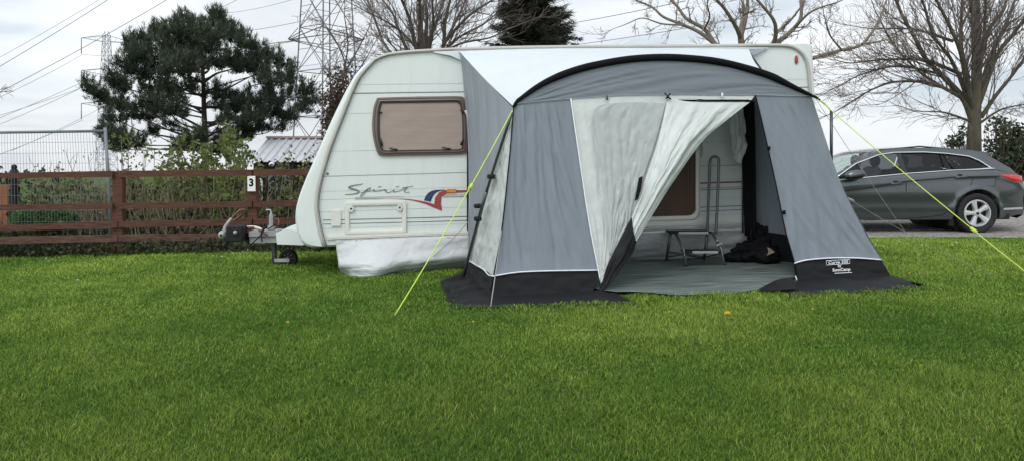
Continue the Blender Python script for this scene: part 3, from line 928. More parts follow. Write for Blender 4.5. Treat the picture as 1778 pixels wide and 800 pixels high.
mb = MB(); mb.grid(wrinkle(coons([FP(857, 478), FP(900, 472), FP(960, 469), FP(1039, 468)], fgl, [FP(857, 478), fgl[0]], [FP(1039, 468), fgl[-1]], 40, 10), .012, 5, 2, 2.2))
wallfoot = [G(808, 470, .01), fgl[0]]
mb.grid(wrinkle(coons([P(815, 452, cdep(815) - .05), FP(857, 478)], wallfoot, [P(815, 452, cdep(815) - .05), wallfoot[0]], [FP(857, 478), fgl[0]], 20, 10), .03, 7, 1, 7.2))
mb.build('front_mudwall', M['mud'], awn)
LIFT = .014
outl = [G(787, 534, LIFT), G(852, 533.5, LIFT), G(900, 532, LIFT), G(960, 530, LIFT), G(1032, 527.5, LIFT)]
mb = MB()
mb.grid(clampz(wrinkle(coons(fgl, outl[1:], [fgl[0], outl[1]], [fgl[-1], outl[-1]], 50, 10), .010, 6, 2, 3.1, edge=False)))
mb.grid(clampz(wrinkle(coons(wallfoot, [G(763, 487, .03), G(772, 505, .05), outl[0]], [wallfoot[0], G(763, 487, .03)], [fgl[0], outl[0]], 30, 24), .045, 9, 1.2, 6.1, diag=.3)))
mb.face([fgl[0] + V((0, -.002, .002)), outl[0], outl[1]])
mb.grid(wrinkle(coons([FG(1028), G(1069, 507, .02)], [outl[-1], G(1070, 525, LIFT), G(1110, 528, LIFT)], [FG(1028), outl[-1]], [G(1069, 507, .02), G(1088, 518, LIFT), G(1110, 528, LIFT)], 14, 8), .008, 3, 2, 1.1, edge=False))
mb.build('mud_flap', M['mud'], awn)

# pale door panels: the fixed one with a clear window, the loose one pulled across
g = coons([FP(991, 172), FP(1080, 167), FP(1162, 165)], [FP(1042, 488, .0), FP(1060, 468, .0)], [FP(991, 172), FP(1004, 260), FP(1022, 380), FP(1042, 488)], [FP(1162, 165), FP(1142, 245), FP(1122, 312), FP(1104, 385), FP(1060, 468)], 50, 80)
gd = wrinkle(g, .022, 6, 2.0, 9.3, diag=-.2)
mb = MB(); mb.grid(gd); dp = mb.build('door_panel', M['door'], awn)
g = coons([FP(1034, 187, .024), FP(1090, 181, .024), FP(1154, 181, .02)], [FP(1058, 440, .024), FP(1068, 440, .024)], [FP(1050, 181, .024), FP(1031, 196, .026), FP(1040, 260, .026), FP(1050, 350, .024), FP(1058, 440, .024)], [FP(1156, 180, .02), FP(1138, 245, .024), FP(1116, 312, .024), FP(1096, 385, .024), FP(1068, 440, .024)], 44, 70)
mb = MB(); mb.grid(wrinkle(g, .016, 7, 7, 5.3)); mb.build('clear_window', M['clear'], dp)
mb = MB(); mb.grid(wrinkle(coons([FP(1042, 470, .03), FP(1054, 462, .03)], [FP(1043, 491, .04), FP(1050, 482, .04)], [FP(1042, 470, .03), FP(1043, 491, .04)], [FP(1054, 462, .03), FP(1050, 482, .04)], 6, 10), .01, 3, 3, 1)); mb.build('loose_corner', M['door'], dp)
# top strip over the doorway
mb = MB(); mb.grid(wrinkle(coons([FP(1160, 165, .004), FP(1240, 165.5, .004), FP(1311, 166, .004)], [FP(1160, 173, .004), FP(1230, 174, .004), FP(1305, 174, .004)], [FP(1160, 165, .004), FP(1160, 173, .004)], [FP(1311, 166, .004), FP(1305, 174, .004)], 30, 4), .006, 6, 1, 2)); mb.build('door_header', M['door'], awn)
mb = MB(); mb.tube(crom([FP(1182, 175.5, .02), FP(1210, 174.5, .03), FP(1216, 173.5, .03), FP(1222, 174.6, .03), FP(1300, 175.2, .02)], 24), [.006, .011, .012, .010, .012], 6); mb.build('door_zip', M['black'], awn)
g = coons([FP(1160, 168, .02), FP(1200, 177, .03), FP(1302, 178, .02)], [FP(1097, 378, .10), FP(1100, 402, .16), FP(1104, 420, .10)],
          [FP(1160, 168, .02), FP(1142, 245, .05), FP(1120, 312, .08), FP(1097, 378, .10)],
          [FP(1302, 178, .02), FP(1264, 208, .04), FP(1220, 246, .06), FP(1168, 318, .08), FP(1130, 378, .09), FP(1104, 420, .10)], 70, 90)
gw = []
m_ = len(g) - 1
for j, row in enumerate(g):                        # gathered folds that fan out from the tie
    v = j / m_; r2 = []
    for i, p in enumerate(row):
        u = i / (len(row) - 1)
        a = math.sin(u * 19 + 1.3 * math.sin(v * 2 + 1)) * .5 + math.sin(u * 34 + 2 + v * 2) * .28
        belly = math.sin(math.pi * u) * .10 * math.sin(math.pi * min(1, v * 1.1))
        r2.append(p + V((0, -1, 0)) * (belly + .022 * a * min(1, 3 * v + .25) * min(1, 8 * u, 8 * (1 - u))))
    gw.append(r2)
mb = MB(); mb.grid(wrinkle(gw, .014, 6, 4, 2.9)); lf_ = mb.build('loose_door', M['door'], awn, solid=.002)
g = coons([FP(1096, 377, .11), FP(1100, 402, .175), FP(1105, 421, .11)], [FP(1027, 524, .10), FP(1036, 525, .10)],
          [FP(1096, 377, .11), FP(1078, 412, .10), FP(1055, 458, .08), FP(1043, 495, .08), FP(1027, 524, .10)],
          [FP(1105, 421, .11), FP(1098, 440, .10), FP(1080, 464, .09), FP(1060, 493, .09), FP(1036, 525, .10)], 20, 50)
mb = MB(); mb.grid(wrinkle(g, .03, 3, 2, 3.7)); mb.build('door_foot', M['mud'], lf_)
mb = MB(); mb.grid(wrinkle(coons([FP(1109, 309, .11), FP(1116, 306, .13)], [FP(1102, 350, .13), FP(1108, 346, .14)], [FP(1109, 309, .11), FP(1102, 350, .13)], [FP(1116, 306, .13), FP(1113, 328, .16), FP(1108, 346, .14)], 6, 14), .012, 2, 3, 1)); mb.build('door_tie', M['black'], lf_)
mb = MB()
for a, c in (((1154, 162), (1165, 173)), ((1164, 163), (1156, 172)), ((1157, 169), (1164, 172))): mb.tube([FP(*a, .05), FP((a[0] + c[0]) / 2, (a[1] + c[1]) / 2, .06), FP(*c, .05)], .007, 6)
mb.build('tie_bow', M['black'], awn)
for x, y in ((1054, 171), (1254, 166)):
    mb = MB(); mb.tube([FP(x, y - 4, .02), FP(x, y + 1.5, .03)], .009, 6); mb.tube([FP(x - 2.5, y + 2.2, .03), FP(x + 2.5, y + 1.6, .03)], .006, 6); mb.build('toggle_clip', M['piping'] if x > 1100 else M['pole'], awn)

# right front panel
lft = [FP(1311, 166), FP(1323, 215), FP(1346, 318), FP(1363, 400), FP(1379, 456)]
rgt = [FP(1409, 167), FP(1425, 215), FP(1460, 318), FP(1500, 400), FP(1530, 450)]
bot = [FP(1379, 456), FP(1400, 450.5), FP(1440, 447), FP(1490, 447), FP(1530, 450)]
g = coons([FP(1311, 166), FP(1360, 166.5), FP(1409, 167)], bot, lft, rgt, 60, 70)
gw = []
for j, row in enumerate(g):                        # slack folds running up from the foot
    v = j / (len(g) - 1); r2 = []
    for i, p in enumerate(row):
        u = i / (len(row) - 1)
        a = math.sin((u - .35 * (1 - v)) * 26) * .5 + math.sin((u - .5 * (1 - v)) * 47 + 1) * .3
        r2.append(p + V((0, -1, 0)) * .020 * a * max(0, v - .35) * 1.6 * min(1, 6 * u, 6 * (1 - u)))
    gw.append(r2)
mb = MB(); gw = wrinkle(gw, .024, 4, .8, 7.9, diag=-.4); mb.grid(wrinkle(gw, .011, 12, 1.0, 5.2, diag=-.8)); mb.build('front_panel', M['grey'], awn)
fgr = [FG(x) for x in (1385, 1430, 1490, 1546)]
mb = MB(); g = coons(bot, fgr, [bot[0], fgr[0]], [bot[-1], fgr[-1]], 44, 12); mb.grid(wrinkle(g, .010, 5, 2, 4.2)); mw = mb.build('front_mudwall', M['mud'], awn)
mb = MB(); g = coons(fgr, [G(1362, 516, LIFT), G(1450, 509, LIFT), G(1540, 504, LIFT), G(1604, 500, LIFT)], [fgr[0], G(1362, 516, LIFT)], [fgr[-1], G(1575, 487, .05), G(1604, 500, LIFT)], 50, 16)
mb.grid(clampz(wrinkle(g, .014, 5, 3, 8.2, edge=False)))
mb.grid(coons([fgr[-1], G(1575, 487, .05)], [G(1604, 500, LIFT), G(1628, 498, .015)], [fgr[-1], G(1604, 500, LIFT)], [G(1575, 487, .05), G(1628, 498, .015)], 10, 8))
mb.build('mud_flap', M['mud'], awn)
mb = MB(); mb.tube(crom([p + V((0, -.012, 0)) for p in lft] + [FP(1386, 492, .012)], 40), .0065, 6)
mb.build('door_edge_zip', M['black'], awn)
for x, y in ((1335, 258), (1361.5, 369)):
    mb = MB(); mb.box(FP(x, y, .02), (.032, .012, .04), 0, bev=.003); mb.build('zip_tab', M['black'], awn)
mb = MB(); mb.tube([FP(1381, 478, .02), FP(1386, 492, .02)], .008, 6); mb.build('zip_end', M['door'], awn)

# printed name on the black foot
def LOGO(px, py): return FP(px, py, .022)
def logo_text(txt, cx_, cy_, wpx, hpx, bold, shear=0.0, rise=-.055):
    vs, fs = text_shape(txt, 1.0, bold, shear)
    xs_ = [p.x for p in vs]; ys_ = [p.y for p in vs]
    sx, sy = wpx / (max(xs_) - min(xs_)), hpx / (max(ys_) - min(ys_)); mx_, my_ = (max(xs_) + min(xs_)) / 2, (max(ys_) + min(ys_)) / 2
    b0 = len(mb.v)
    for p in vs:
        x = cx_ + (p.x - mx_) * sx; mb.v.append(LOGO(x, cy_ - (p.y - my_) * sy + (x - 1456) * rise))
    for f in fs: mb.f.append(tuple(b0 + k for k in f)); mb.m.append(0)
mb = MB()
logo_text('Curve 325', 1455.5, 454, 34, 5.0, .02)
logo_text('by', 1458, 461, 6, 6, .02)
logo_text('SunnCamp', 1461, 468, 31, 7.0, .02)
def lline(pts, r=.0028): mb.tube([LOGO(x, y + (x - 1456) * -.055) for x, y in pts], r, 4)
lline([(1435, 450.5), (1475.5, 450.5), (1475.5, 457.8), (1435, 457.8), (1435, 450.5)])
lline([(1449, 473.2), (1479, 473.2)], .0032)
mb.build('printed_name', M['piping'], mw, smooth=False)

# right side wall seen from inside, rear pad, loose liner
rb = P(1306, 448, 8.76)
g = coons([CP(1300, 88, .05), P(1345, 143, 7.85), rcorner + V((0, .02, 0))], [rb, fgr[-1] + V((0, .03, .02))], [CP(1300, 88, .05), CP(1301, 250, .04), rb], [rcorner + V((0, .02, 0)), FP(1460, 318, -.03), fgr[-1] + V((0, .03, .02))], 40, 50)
g = wrinkle(g, .02, 4, 1, 3.9); mb = MB(); mb.grid(g); isw = mb.build('side_wall', M['grey'], awn)
mb = MB(); mb.grid([[p + V((-.012, -.006, 0)) for p in row] for row in g[43:]]); mb.build('inner_mud_band', M['mud'], isw)
mb = MB(); g = coons([CP(1290, 178, .12), CP(1309, 176, .3)], [CP(1294, 408, .12), CP(1312, 416, .3)], [CP(1290, 178, .12), CP(1290, 300, .14), CP(1294, 408, .12)], [CP(1309, 176, .3), CP(1311, 300, .3), CP(1312, 416, .3)], 8, 40)
mb.grid(wrinkle(g, .015, 2, 4, 1.9)); mb.build('rear_pad', M['black'], awn, solid=.02)
mb = MB(); mb.tube([CP(1289.5, y, .10) for y in (262, 330, 404)], .010, 6); mb.build('rear_pole', M['pole'], awn)
g = coons([CP(1262, 190, .35), CP(1278, 182, .40), CP(1292, 184, .35)], [CP(1272, 268, .30), CP(1278, 280, .32), CP(1286, 283, .30)], [CP(1262, 190, .35), CP(1268, 225, .38), CP(1272, 268, .30)], [CP(1292, 184, .35), CP(1296, 240, .34), CP(1295, 262, .34), CP(1286, 283, .30)], 20, 40)
mb = MB(); mb.grid(wrinkle(g, .04, 4, 3, 4.4, edge=False)); mb.build('hanging_liner', M['door'], awn)

# poles
def clampbox(p, name='pole_clamp', par=None):
    q = MB(); q.box(p, (.075, .06, .045), .3, bev=.01); return q.build(name, M['rubber'], par)
p0, p1 = FP(889, 196, .05), G(804, 482, .0)
mb = MB(); pth = [p0 + (p1 - p0) * t for t in np.linspace(0, 1, 12)]; bow = [p + V((-.02, -.02, 0)) * math.sin(math.pi * i / 11) for i, p in enumerate(pth)]
mb.tube(bow[:6], .014, 8); mb.tube(bow[5:], .018, 8); pl = mb.build('front_pole', M['pole'], awn)
clampbox(bow[4] + V((0, -.02, 0)), par=pl); clampbox(bow[7] + V((0, -.02, .03)), par=pl); clampbox(bow[7] + V((0, -.02, .16)), par=pl)
q0 = P(1443.5, 193, 7.9); q1 = V((q0.x, q0.y, gz(q0.x, q0.y)))
mb = MB(); mb.tube([q0, q0 + (q1 - q0) * .42], .017, 8); mb.tube([q0 + (q1 - q0) * .40, q1], .022, 8); pr = mb.build('front_pole', M['pole'], awn)
clampbox(q0 + (q1 - q0) * .40 + V((-.03, -.01, 0)), par=pr)
mb = MB(); mb.tube(crom([rcorner + V((.0, -.02, .0)), P(1425, 176, 7.55), P(1434, 183, 7.7), q0], 16), .008, 6); mb.build('pole_strap', M['neon'], awn)
mb = MB(); mb.tube([rcorner + V((0, -.02, 0)), P(1418, 170, 7.4), P(1424, 174, 7.45)], [.016, .012, .008], 6); mb.build('arch_end', M['black'], awn)

# guy ropes
def guy(a, e, r, m, label, group=None, toggle=None, sag=.035, peg=True):
    t = thing('guy_rope', label, 'guy rope', e, 0, group)
    pts = [a + (e - a) * s + V((0, 0, -sag * 4 * s * (1 - s))) for s in np.linspace(0, 1, 24)]
    q = MB(); q.tube(pts, r, 6); q.build('rope', m, t)
    if toggle:
        k = int(toggle * 23); q = MB(); dv = (e - a).normalized(); q.tube([pts[k] - dv * .03, pts[k] + dv * .03], [.013, .019], 7)
        q.tube([pts[k] + dv * .03, pts[k] + dv * .05], .009, 6); q.build('slider', m, t)
    if peg:
        q = MB(); q.tube(crom([e + V((0, 0, -.12)), e + V((0, 0, .008)), e + V((.006, -.01, .014)), e + V((.012, -.016, .006))], 10), .0035, 5); q.build('peg', M['galvdark'], t)
    return t
guy(FP(890, 192, .05), G(684, 549, .01), .0052, M['neon'], 'neon yellow-green guy rope from the left awning corner down to the lawn', toggle=.42)
guy(rcorner + V((.02, -.03, .0)), G(1840, 517, .01), .0048, M['neon'], 'neon yellow-green guy rope passing in front of the parked car', toggle=.735)
guy(rcorner + V((.03, -.02, -.02)), G(1612, 458, .01), .0026, M['greyrope'], 'thin grey guy rope from the right awning corner past the front door of the car')
guy(P(1476, 347, 7.75), G(1725, 478, .01), .0018, M['greyrope'], 'thin grey guy rope with a small pale toggle at the awning edge', toggle=.03)
guy(WP(818, 380, .05), G(716, 472, .01), .0045, M['greyrope'], 'short dark guy rope slanting across the pale skirt under the caravan')
guy(FP(871, 400, .02), G(852, 532, .05), .0045, M['greyrope'], 'grey cord hanging down the left front corner seam of the awning', sag=0, peg=False)

# ================================================================== INSIDE THE AWNING
gs_pts_top = [G(1030, 450, .012), G(1120, 447.5, .012), G(1250, 445.5, .012), G(1376, 443, .012)]
gs_pts_bot = [G(1030, 500, .014), G(1062, 508, .016), G(1105, 509, .016), G(1200, 513, .016), G(1290, 507, .016), G(1340, 495, .016), G(1382, 480, .016)]
g = coons(gs_pts_top, gs_pts_bot, [gs_pts_top[0], gs_pts_bot[0]], [gs_pts_top[-1], gs_pts_bot[-1]], 90, 50)
gw = []
for j, row in enumerate(g):
    v = j / (len(g) - 1)
    gw.append([p + V((0, 0, .012 * (mnoise.noise(V((p.x * 1.6, p.y * 7, 3))) + .6) + .03 * max(0, v - .88) / .12 * max(0, mnoise.noise(V((p.x * 2.2, 3, 1))) + .1))) for p in row])
mb = MB(); mb.grid(gw); tag(mb.build('groundsheet', M['sheet'], None, solid=.003), 'grey-green woven groundsheet laid on the grass inside the awning', 'groundsheet')
mb = MB(); g = coons([G(1322, 498, .03), G(1350, 484, .09), G(1376, 480, .10)], [G(1318, 505, .02), G(1350, 503, .03), G(1384, 500, .03)], [G(1322, 498, .03), G(1318, 505, .02)], [G(1376, 480, .10), G(1384, 500, .03)], 16, 8)
mb.grid(wrinkle(g, .012, 3, 2, 1)); mb.build('threshold_flap', M['mud'], awn)

# step stool
stp = thing('step_stool', 'grey steel two-tread caravan step with a tall looped handrail, standing inside the awning', 'step stool', G(1208, 456), YAW)
SF, SR = 8.26, 8.56
def legp(pts): return crom(pts, 10)
for pts, ds in ((((1173, 404), (1188, 436), (1191, 464)), (8.42, 8.27, SF)), (((1237, 404), (1253, 433), (1258, 463)), (8.42, 8.27, SF))):
    mb = MB(); mb.tube([P(*q, d) for q, d in zip(pts, ds)], .0165, 8); lg = mb.build('leg', M['alu'], stp)
    mb = MB(); e_ = P(*pts[-1], ds[-1]); mb.tube([e_ + V((0, 0, .03)), e_ + V((0, 0, -.012))], .021, 8); mb.build('foot', M['rubber'], lg)
for pts in (((1164, 405), (1157, 451)), ((1228, 405), (1222, 450))):
    mb = MB(); mb.tube([P(*pts[0], 8.46), P(*pts[1], SR)], .0155, 8); mb.build('leg', M['pole'], stp)
mb = MB(); mb.tube([P(1158, 446, SR), P(1190, 440, SF + .03)], .008, 6); mb.tube([P(1222, 445, SR), P(1190, 440, SF + .03)], .007, 6); mb.tube([P(1222, 446, SR), P(1254, 438, SF + .02)], .008, 6); mb.tube([P(1160, 436, SR), P(1222, 448, SR)], .007, 6); mb.build('cross_brace', M['pole'], stp)
for (xa, xb, y, dn, df_, nm) in ((1163, 1236, 404, 8.40, 8.62, 'tread'), (1189, 1252, 437, 8.24, 8.42, 'tread')):
    a, c = P(xa, y, dn), P(xb, y, dn); ctr = (a + c) / 2 + V((0, (df_ - dn) / 2, 0))
    mb = MB(); mb.box(ctr, ((c - a).length, df_ - dn, .022), YAW * .5, bev=.004); td = mb.build(nm, M['rubber'], stp, angle=40)
    mb = MB(); mb.box((a + (c - a) * .56) + V((0, -.006, 0)), ((c - a).length * .72, .012, .028), YAW * .5, bev=.003); mb.build('tread_edge', M['tread'], td, angle=40)
mb = MB(); mb.tube(crom([P(1226, 440, 8.50), P(1228, 404, 8.49), P(1232, 300, 8.47), P(1233, 280, 8.47), P(1236, 273.5, 8.46), P(1242, 272, 8.44), P(1247, 275, 8.42), P(1248, 284, 8.42), P(1246, 340, 8.42), P(1243, 406, 8.41)], 60), .0165, 8); mb.build('handrail', M['alu'], stp)
mb = MB()
for x, y in ((1245, 417), (1249, 424), (1252, 422), (1246, 425)): mb.ell(P(x, y, 8.27), (.014, .014, .014), 8, 6)
mb.build('latch_knob', M['tread'], stp)

# bags
bag = thing('holdall', 'slumped black nylon holdall lying on the groundsheet beside the step', 'bag', G(1300, 458))
mb = MB(); mb.ell(P(1311, 437, 8.50), (.245, .17, .125), 48, 30, lump=.42, seed=2.0, fr=2.9); mb.ell(P(1332, 442, 8.33), (.13, .13, .09), 24, 14, lump=.4, seed=5, fr=2.5); mb.ell(P(1276, 446, 8.52), (.14, .11, .06), 20, 12, lump=.4, seed=8); mb.build('bag_body', M['nylon'], bag)
mb = MB(); mb.tube(crom([P(1272, 442, 8.42), P(1288, 425, 8.36), P(1304, 416, 8.34), P(1318, 420, 8.32)], 20), .012, 6, squash=.4); mb.build('bag_strap', M['black'], bag)
mb = MB(); g = coons([P(1332, 428, 8.19), P(1340, 432, 8.18)], [P(1331, 443, 8.18), P(1345, 437, 8.18)], [P(1332, 428, 8.19), P(1334, 437, 8.18), P(1331, 443, 8.18)], [P(1340, 432, 8.18), P(1345, 437, 8.18)], 6, 6); mb.grid(wrinkle(g, .01, 3, 3, 2)); mb.build('pale_flap', M['tan'], bag)
bag2 = thing('rucksack', 'black rucksack propped upright behind the slumped holdall', 'bag', G(1322, 450))
mb = MB(); mb.ell(P(1322, 417, 8.62), (.135, .15, .19), 40, 28, lump=.42, seed=11, fr=2.8); mb.ell(P(1317, 402, 8.58), (.095, .10, .08), 20, 12, lump=.3, seed=14); mb.build('rucksack_body', M['nylon'], bag2)
mb = MB(); mb.tube(crom([P(1309, 396, 8.48), P(1314, 391, 8.46), P(1321, 394, 8.46)], 12), .010, 6); mb.tube(crom([P(1306, 398, 8.46), P(1303, 408, 8.43), P(1308, 420, 8.42)], 14), .013, 6, squash=.4); mb.build('shoulder_strap', M['black'], bag2)

# ================================================================== FENCES AND THE PLOT BEHIND
rng = random.Random(7)
DA = G(203, 441).y
def fd(px): return DA * (1 + .04 * (px - 203) / 234)
fence = thing('rail_fence', 'red-brown stained timber fence of four horizontal rails at the back of the pitch', 'fence', V((P(203, 441, DA).x, DA, gz(P(203, 441, DA).x, DA))))
RAILS = [((301, 310), (297, 308), (295, 306), (292, 303)), ((356.5, 366), (353, 363), (350, 360), (347, 357)), ((391.5, 401), (385, 395.5), (380, 390.5), (377, 387)), ((411, 423), (407, 419), (405, 416.5), (402.5, 413.5))]
RPX = (-5, 195, 440, 620)
def rail_row(r, px, e): return float(np.interp(px, RPX, [q[e] for q in r])) if px >= -5 else r[0][e] + (r[0][e] - r[1][e]) / 200 * (-5 - px)
for ri, r in enumerate(RAILS):
    for (a, c) in ((-250, 195), (206, 437), (440, 660)) if ri < 2 else ((-250, 204), (205.5, 437), (440, 660)):
        mb = MB(); secs = []
        k = 16
        for i in range(k + 1):
            px = a + (c - a) * i / k; d = fd(px) - .055
            j1 = .6 * mnoise.noise(V((px * .03, ri, 1))); j2 = .6 * mnoise.noise(V((px * .03, ri, 5)))
            t_, b_ = rail_row(r, px, 0) + j1, rail_row(r, px, 1) + j2
            u, lo = P(px, t_, d), P(px, b_, d); th = V((0, .036, 0))
            secs.append([u, lo, lo + th, u + th])
        mb.grid(secs, closed=True, flip=True); mb.face(secs[0]); mb.face(secs[-1][::-1])
        mb.build('rail', M['oldrail'] if ri == 3 else M['woodrail'], fence, smooth=False)
for px, wd in ((-35, .15), (204, .15), (438, .145), (620, .145)):
    d = fd(px); x = P(px, 300, d).x
    zt = P(px, np.interp(px, RPX, [q[0] for q in RAILS[0]]) + .5, d).z; zb = gz(x, d) - .1
    mb = MB(); mb.box((x, d + .045, (zt + zb) / 2), (wd, .12, zt - zb), .06, bev=.006); po = mb.build('post', M['wood'], fence, smooth=False)
    mb = MB(); zf = gz(x, d) + .17
    mb.box((x + .005, d + .04, (zf + zb) / 2), (wd * 1.13, .135, zf - zb), .06, bev=.01); mb.build('post_foot', M['oldrail'], po, smooth=False)
pl_ = thing('pitch_number_plate', 'white plate bearing a black 3 on the fence post', 'sign', P(436, 333, fd(437) - .04))
dpl = fd(437) - .062
mb = MB(); a = [P(x, y, dpl) for x, y in ((429.5, 306), (443, 306), (443.5, 332.5), (429.8, 332.5))]; mb.prism(a, [p + V((0, .012, 0)) for p in a]); mb.build('plate', M['plate'], pl_, smooth=False)
mb = MB(); add_text(mb, '3', .155, lambda x, y: P(436.3, 318, dpl - .004) + V((x * .95, 0, y)), bold=.006); mb.build('painted_number', M['black'], pl_, smooth=False)

her = thing('mesh_fence_panel', 'tall galvanised wire mesh security panel behind the wooden fence', 'fence panel', P(190, 425, fd(190) + .7))
mb = MB(); hd = lambda px: fd(px) + .7
mb.tube([P(-200, 235, hd(-200)), P(0, 230.5, hd(0)), P(183, 228, hd(183))], .021, 8); mb.tube([P(182.5, 222, hd(185)), P(187.5, 300, hd(188)), P(195, 440, hd(195))], .026, 8); mb.tube([P(-200, 400, hd(-200)), P(194, 396, hd(194))], .019, 8)
mb.build('tube_frame', M['galvdark'], her)
mb = MB()
x = -195
while x < 184:
    mb.tube([P(x, 230, hd(x)), P(x + 1.2 + .8 * rng.random() + x * .02, 300, hd(x)), P(x + 3 + x * .03, 400, hd(x))], .0024, 3, caps=False); x += 5.1 + rng.uniform(-.5, .5)
for y in (248.5, 267, 285, 303, 321, 340, 366, 386): mb.tube([P(-195, y + 3, hd(-195)), P(0, y + .4 * rng.random(), hd(0)), P(184, y - 1.5, hd(184))], .0026, 3, caps=False)
mb.build('wire_mesh', M['galvdark'], her)

pp = thing('timber_panel', 'orange-brown upright timber panel at the far left behind the fence', 'wooden panel', P(0, 415, 12.6))
mb = MB()
for i in range(7): mb.box(P(-45 + i * 9.2, 357, 12.6) + V((0, .004 * (i % 2), 0)), (.086, .03, .70), 0, bev=.006)
mb.build('boards', M['orangewood'], pp, smooth=False)
mb = MB()
for z_ in (335, 380): mb = MB(); mb.box(P(-17, z_, 12.64), (.6, .03, .07), 0); mb.build('batten', M['orangewood'], pp, smooth=False)
bo = thing('bollard', 'black post with a ball finial beside the orange timber panel', 'post', P(24.5, 412, 12.5))
mb = MB(); a, c = P(24.5, 416, 12.5), P(24.5, 297, 12.5); mb.tube([a, c], [.062, .055], 12); mb.tube([c + V((0, 0, -.03)), c + V((0, 0, .03))], [.08, .045], 12); mb.build('shaft', M['rubber'], bo, angle=40)
mb = MB(); mb.ell(c + V((0, 0, .06)), (.045, .045, .05), 12, 8); mb.build('finial', M['rubber'], bo)
bh = thing('birdhouse', 'little dark birdhouse on a thin stake among the saplings', 'birdhouse', P(413, 410, 13))
mb = MB(); c = P(413, 327, 13); mb.box(c, (.13, .12, .12), .2); mb.tube([c + V((0, 0, -.05)), P(413, 415, 13)], .014, 6); mb.build('box', M['shedwall'], bh, smooth=False)
mb = MB()
for s in (-1, 1): mb.box(c + V((s * .045, 0, .085)), (.13, .17, .014), M=Matrix.Rotation(s * .7, 3, 'Y'))
mb.build('roof', M['shedwall'], bh, smooth=False)

# shed
sh = thing('shed', 'dark garden shed with pale ribbed sheet roof beyond the fence', 'shed', P(510, 400, 16.2))
ea, ec, ra, rc = P(431, 281.5, 15.4), P(700, 283, 15.4), P(464, 242, 17.0), P(720, 241, 17.0)
def roofpt(u, v, up=0.0): return (ea * (1 - u) + ec * u) * (1 - v) + (ra * (1 - u) + rc * u) * v + V((0, -.35, .6)).normalized() * up
mb = MB(); cols = []
nrib = 20
for i in range(nrib):
    for (t, up) in ((0, 0), (.55, 0), (.66, .035), (.86, .035), (.97, 0)): cols.append(((i + t) / nrib, up))
mb.grid([[roofpt(u, v, up) for u, up in cols] for v in (0, .5, 1)])
back = V((0, 1.7, -.62))
mb.grid([[roofpt(u, 1, up) for u, up in cols], [roofpt(u, 1, up) + back for u, up in cols]])
rf = mb.build('roof', M['shedroof'], sh, smooth=False, solid=.008)
mb = MB(); mb.grid([[roofpt(u, .955, .045) for u in (-.004, .5, 1)], [roofpt(u, 1.0, .075) for u in (-.004, .5, 1)], [roofpt(u, 1.0, .05) + back * .06 for u in (-.004, .5, 1)]]); mb.build('ridge_cap', M['ridge'], rf, smooth=False)
mb = MB(); wl, wr = P(440, 290, 15.65), P(700, 290, 15.65)
zt, zb = P(440, 284, 15.65).z, -.6
fl = [V((wl.x, wl.y, zb)), V((wr.x, wr.y, zb)), V((wr.x, wr.y, zt)), V((wl.x, wl.y, zt))]
mb.prism(fl, [p + V((.15, 2.6, 0)) for p in fl]); mb.prism([V((wl.x + .02, wl.y, zt)), V((wl.x + .1, wl.y + 2.6, zt)), V((wl.x + .3, wl.y + 1.3, ra.z - .03))], [V((wl.x + .06, wl.y, zt)), V((wl.x + .14, wl.y + 2.6, zt)), V((wl.x + .34, wl.y + 1.3, ra.z - .03))])
mb.build('wall', M['shedwall'], sh, smooth=False)
mb = MB(); mb.box(P(487, 321, 15.62), (.60, .04, .48), 0); wn = mb.build('window', M['shedwall'], sh, smooth=False)
mb = MB()
for c_ in (476, 498): mb.box(P(c_, 320, 15.585), (.245, .02, .40), 0, bev=.003)
mb.build('pane', M['teal'], wn, smooth=False)
mb = MB(); mb.tube([P(454, 306, 15.6), P(454, 420, 15.6)], .03, 8); mb.build('corner_post', M['plastic'], sh)
lp = MB(); c = P(472.3, 286, 15.3); lp.tube([c + V((0, .2, .02)), c + V((0, -.01, .02))], .02, 8); lp.ell(c + V((0, -.03, 0)), (.058, .05, .05), 14, 8); lo_ = lp.build('floodlight', M['plate'], sh)
lp = MB(); lp.ell(c + V((0, -.072, -.005)), (.024, .014, .020), 10, 6); lp.build('lens', M['rubber'], lo_)


# ================================================================== VEGETATION
def rvec(r): 
    z = r.uniform(-1, 1); a = r.uniform(0, 2 * math.pi); q = math.sqrt(1 - z * z)
    return V((q * math.cos(a), q * math.sin(a), z))


def leaf(mb, p, s, r, el=1.6, mi=0, up=0.0):
    d = rvec(r); d.z += up; d.normalize()
    n = d.cross(rvec(r))
    if n.length < 1e-3: return
    n.normalize(); f = d.cross(n) * s * .16
    mb.face((p, p + d * s * el * .5 + n * s * .5 + f, p + d * s * el, p + d * s * el * .5 - n * s * .5 + f), mi)


def tuft(mb, p, d, ln, wd, n, r, spread=.75, mi=0):
    for _ in range(n):
        q = d + rvec(r) * spread; q.normalize()
        s = q.cross(rvec(r))
        if s.length < .05: continue
        s.normalize(); s *= wd
        a = p + rvec(r) * ln * .25
        e = a + q * ln * r.uniform(.7, 1.15)
        mb.face((a - s, a + s, e), mi)


def limb(mb, pts, r0, r1, sides, n=None):
    n = n or max(4, len(pts) * 3)
    c = crom(pts, n)
    mb.tube(c, [r0 + (r1 - r0) * (i / (n - 1)) ** .8 for i in range(n)], sides, caps=False)
    return c


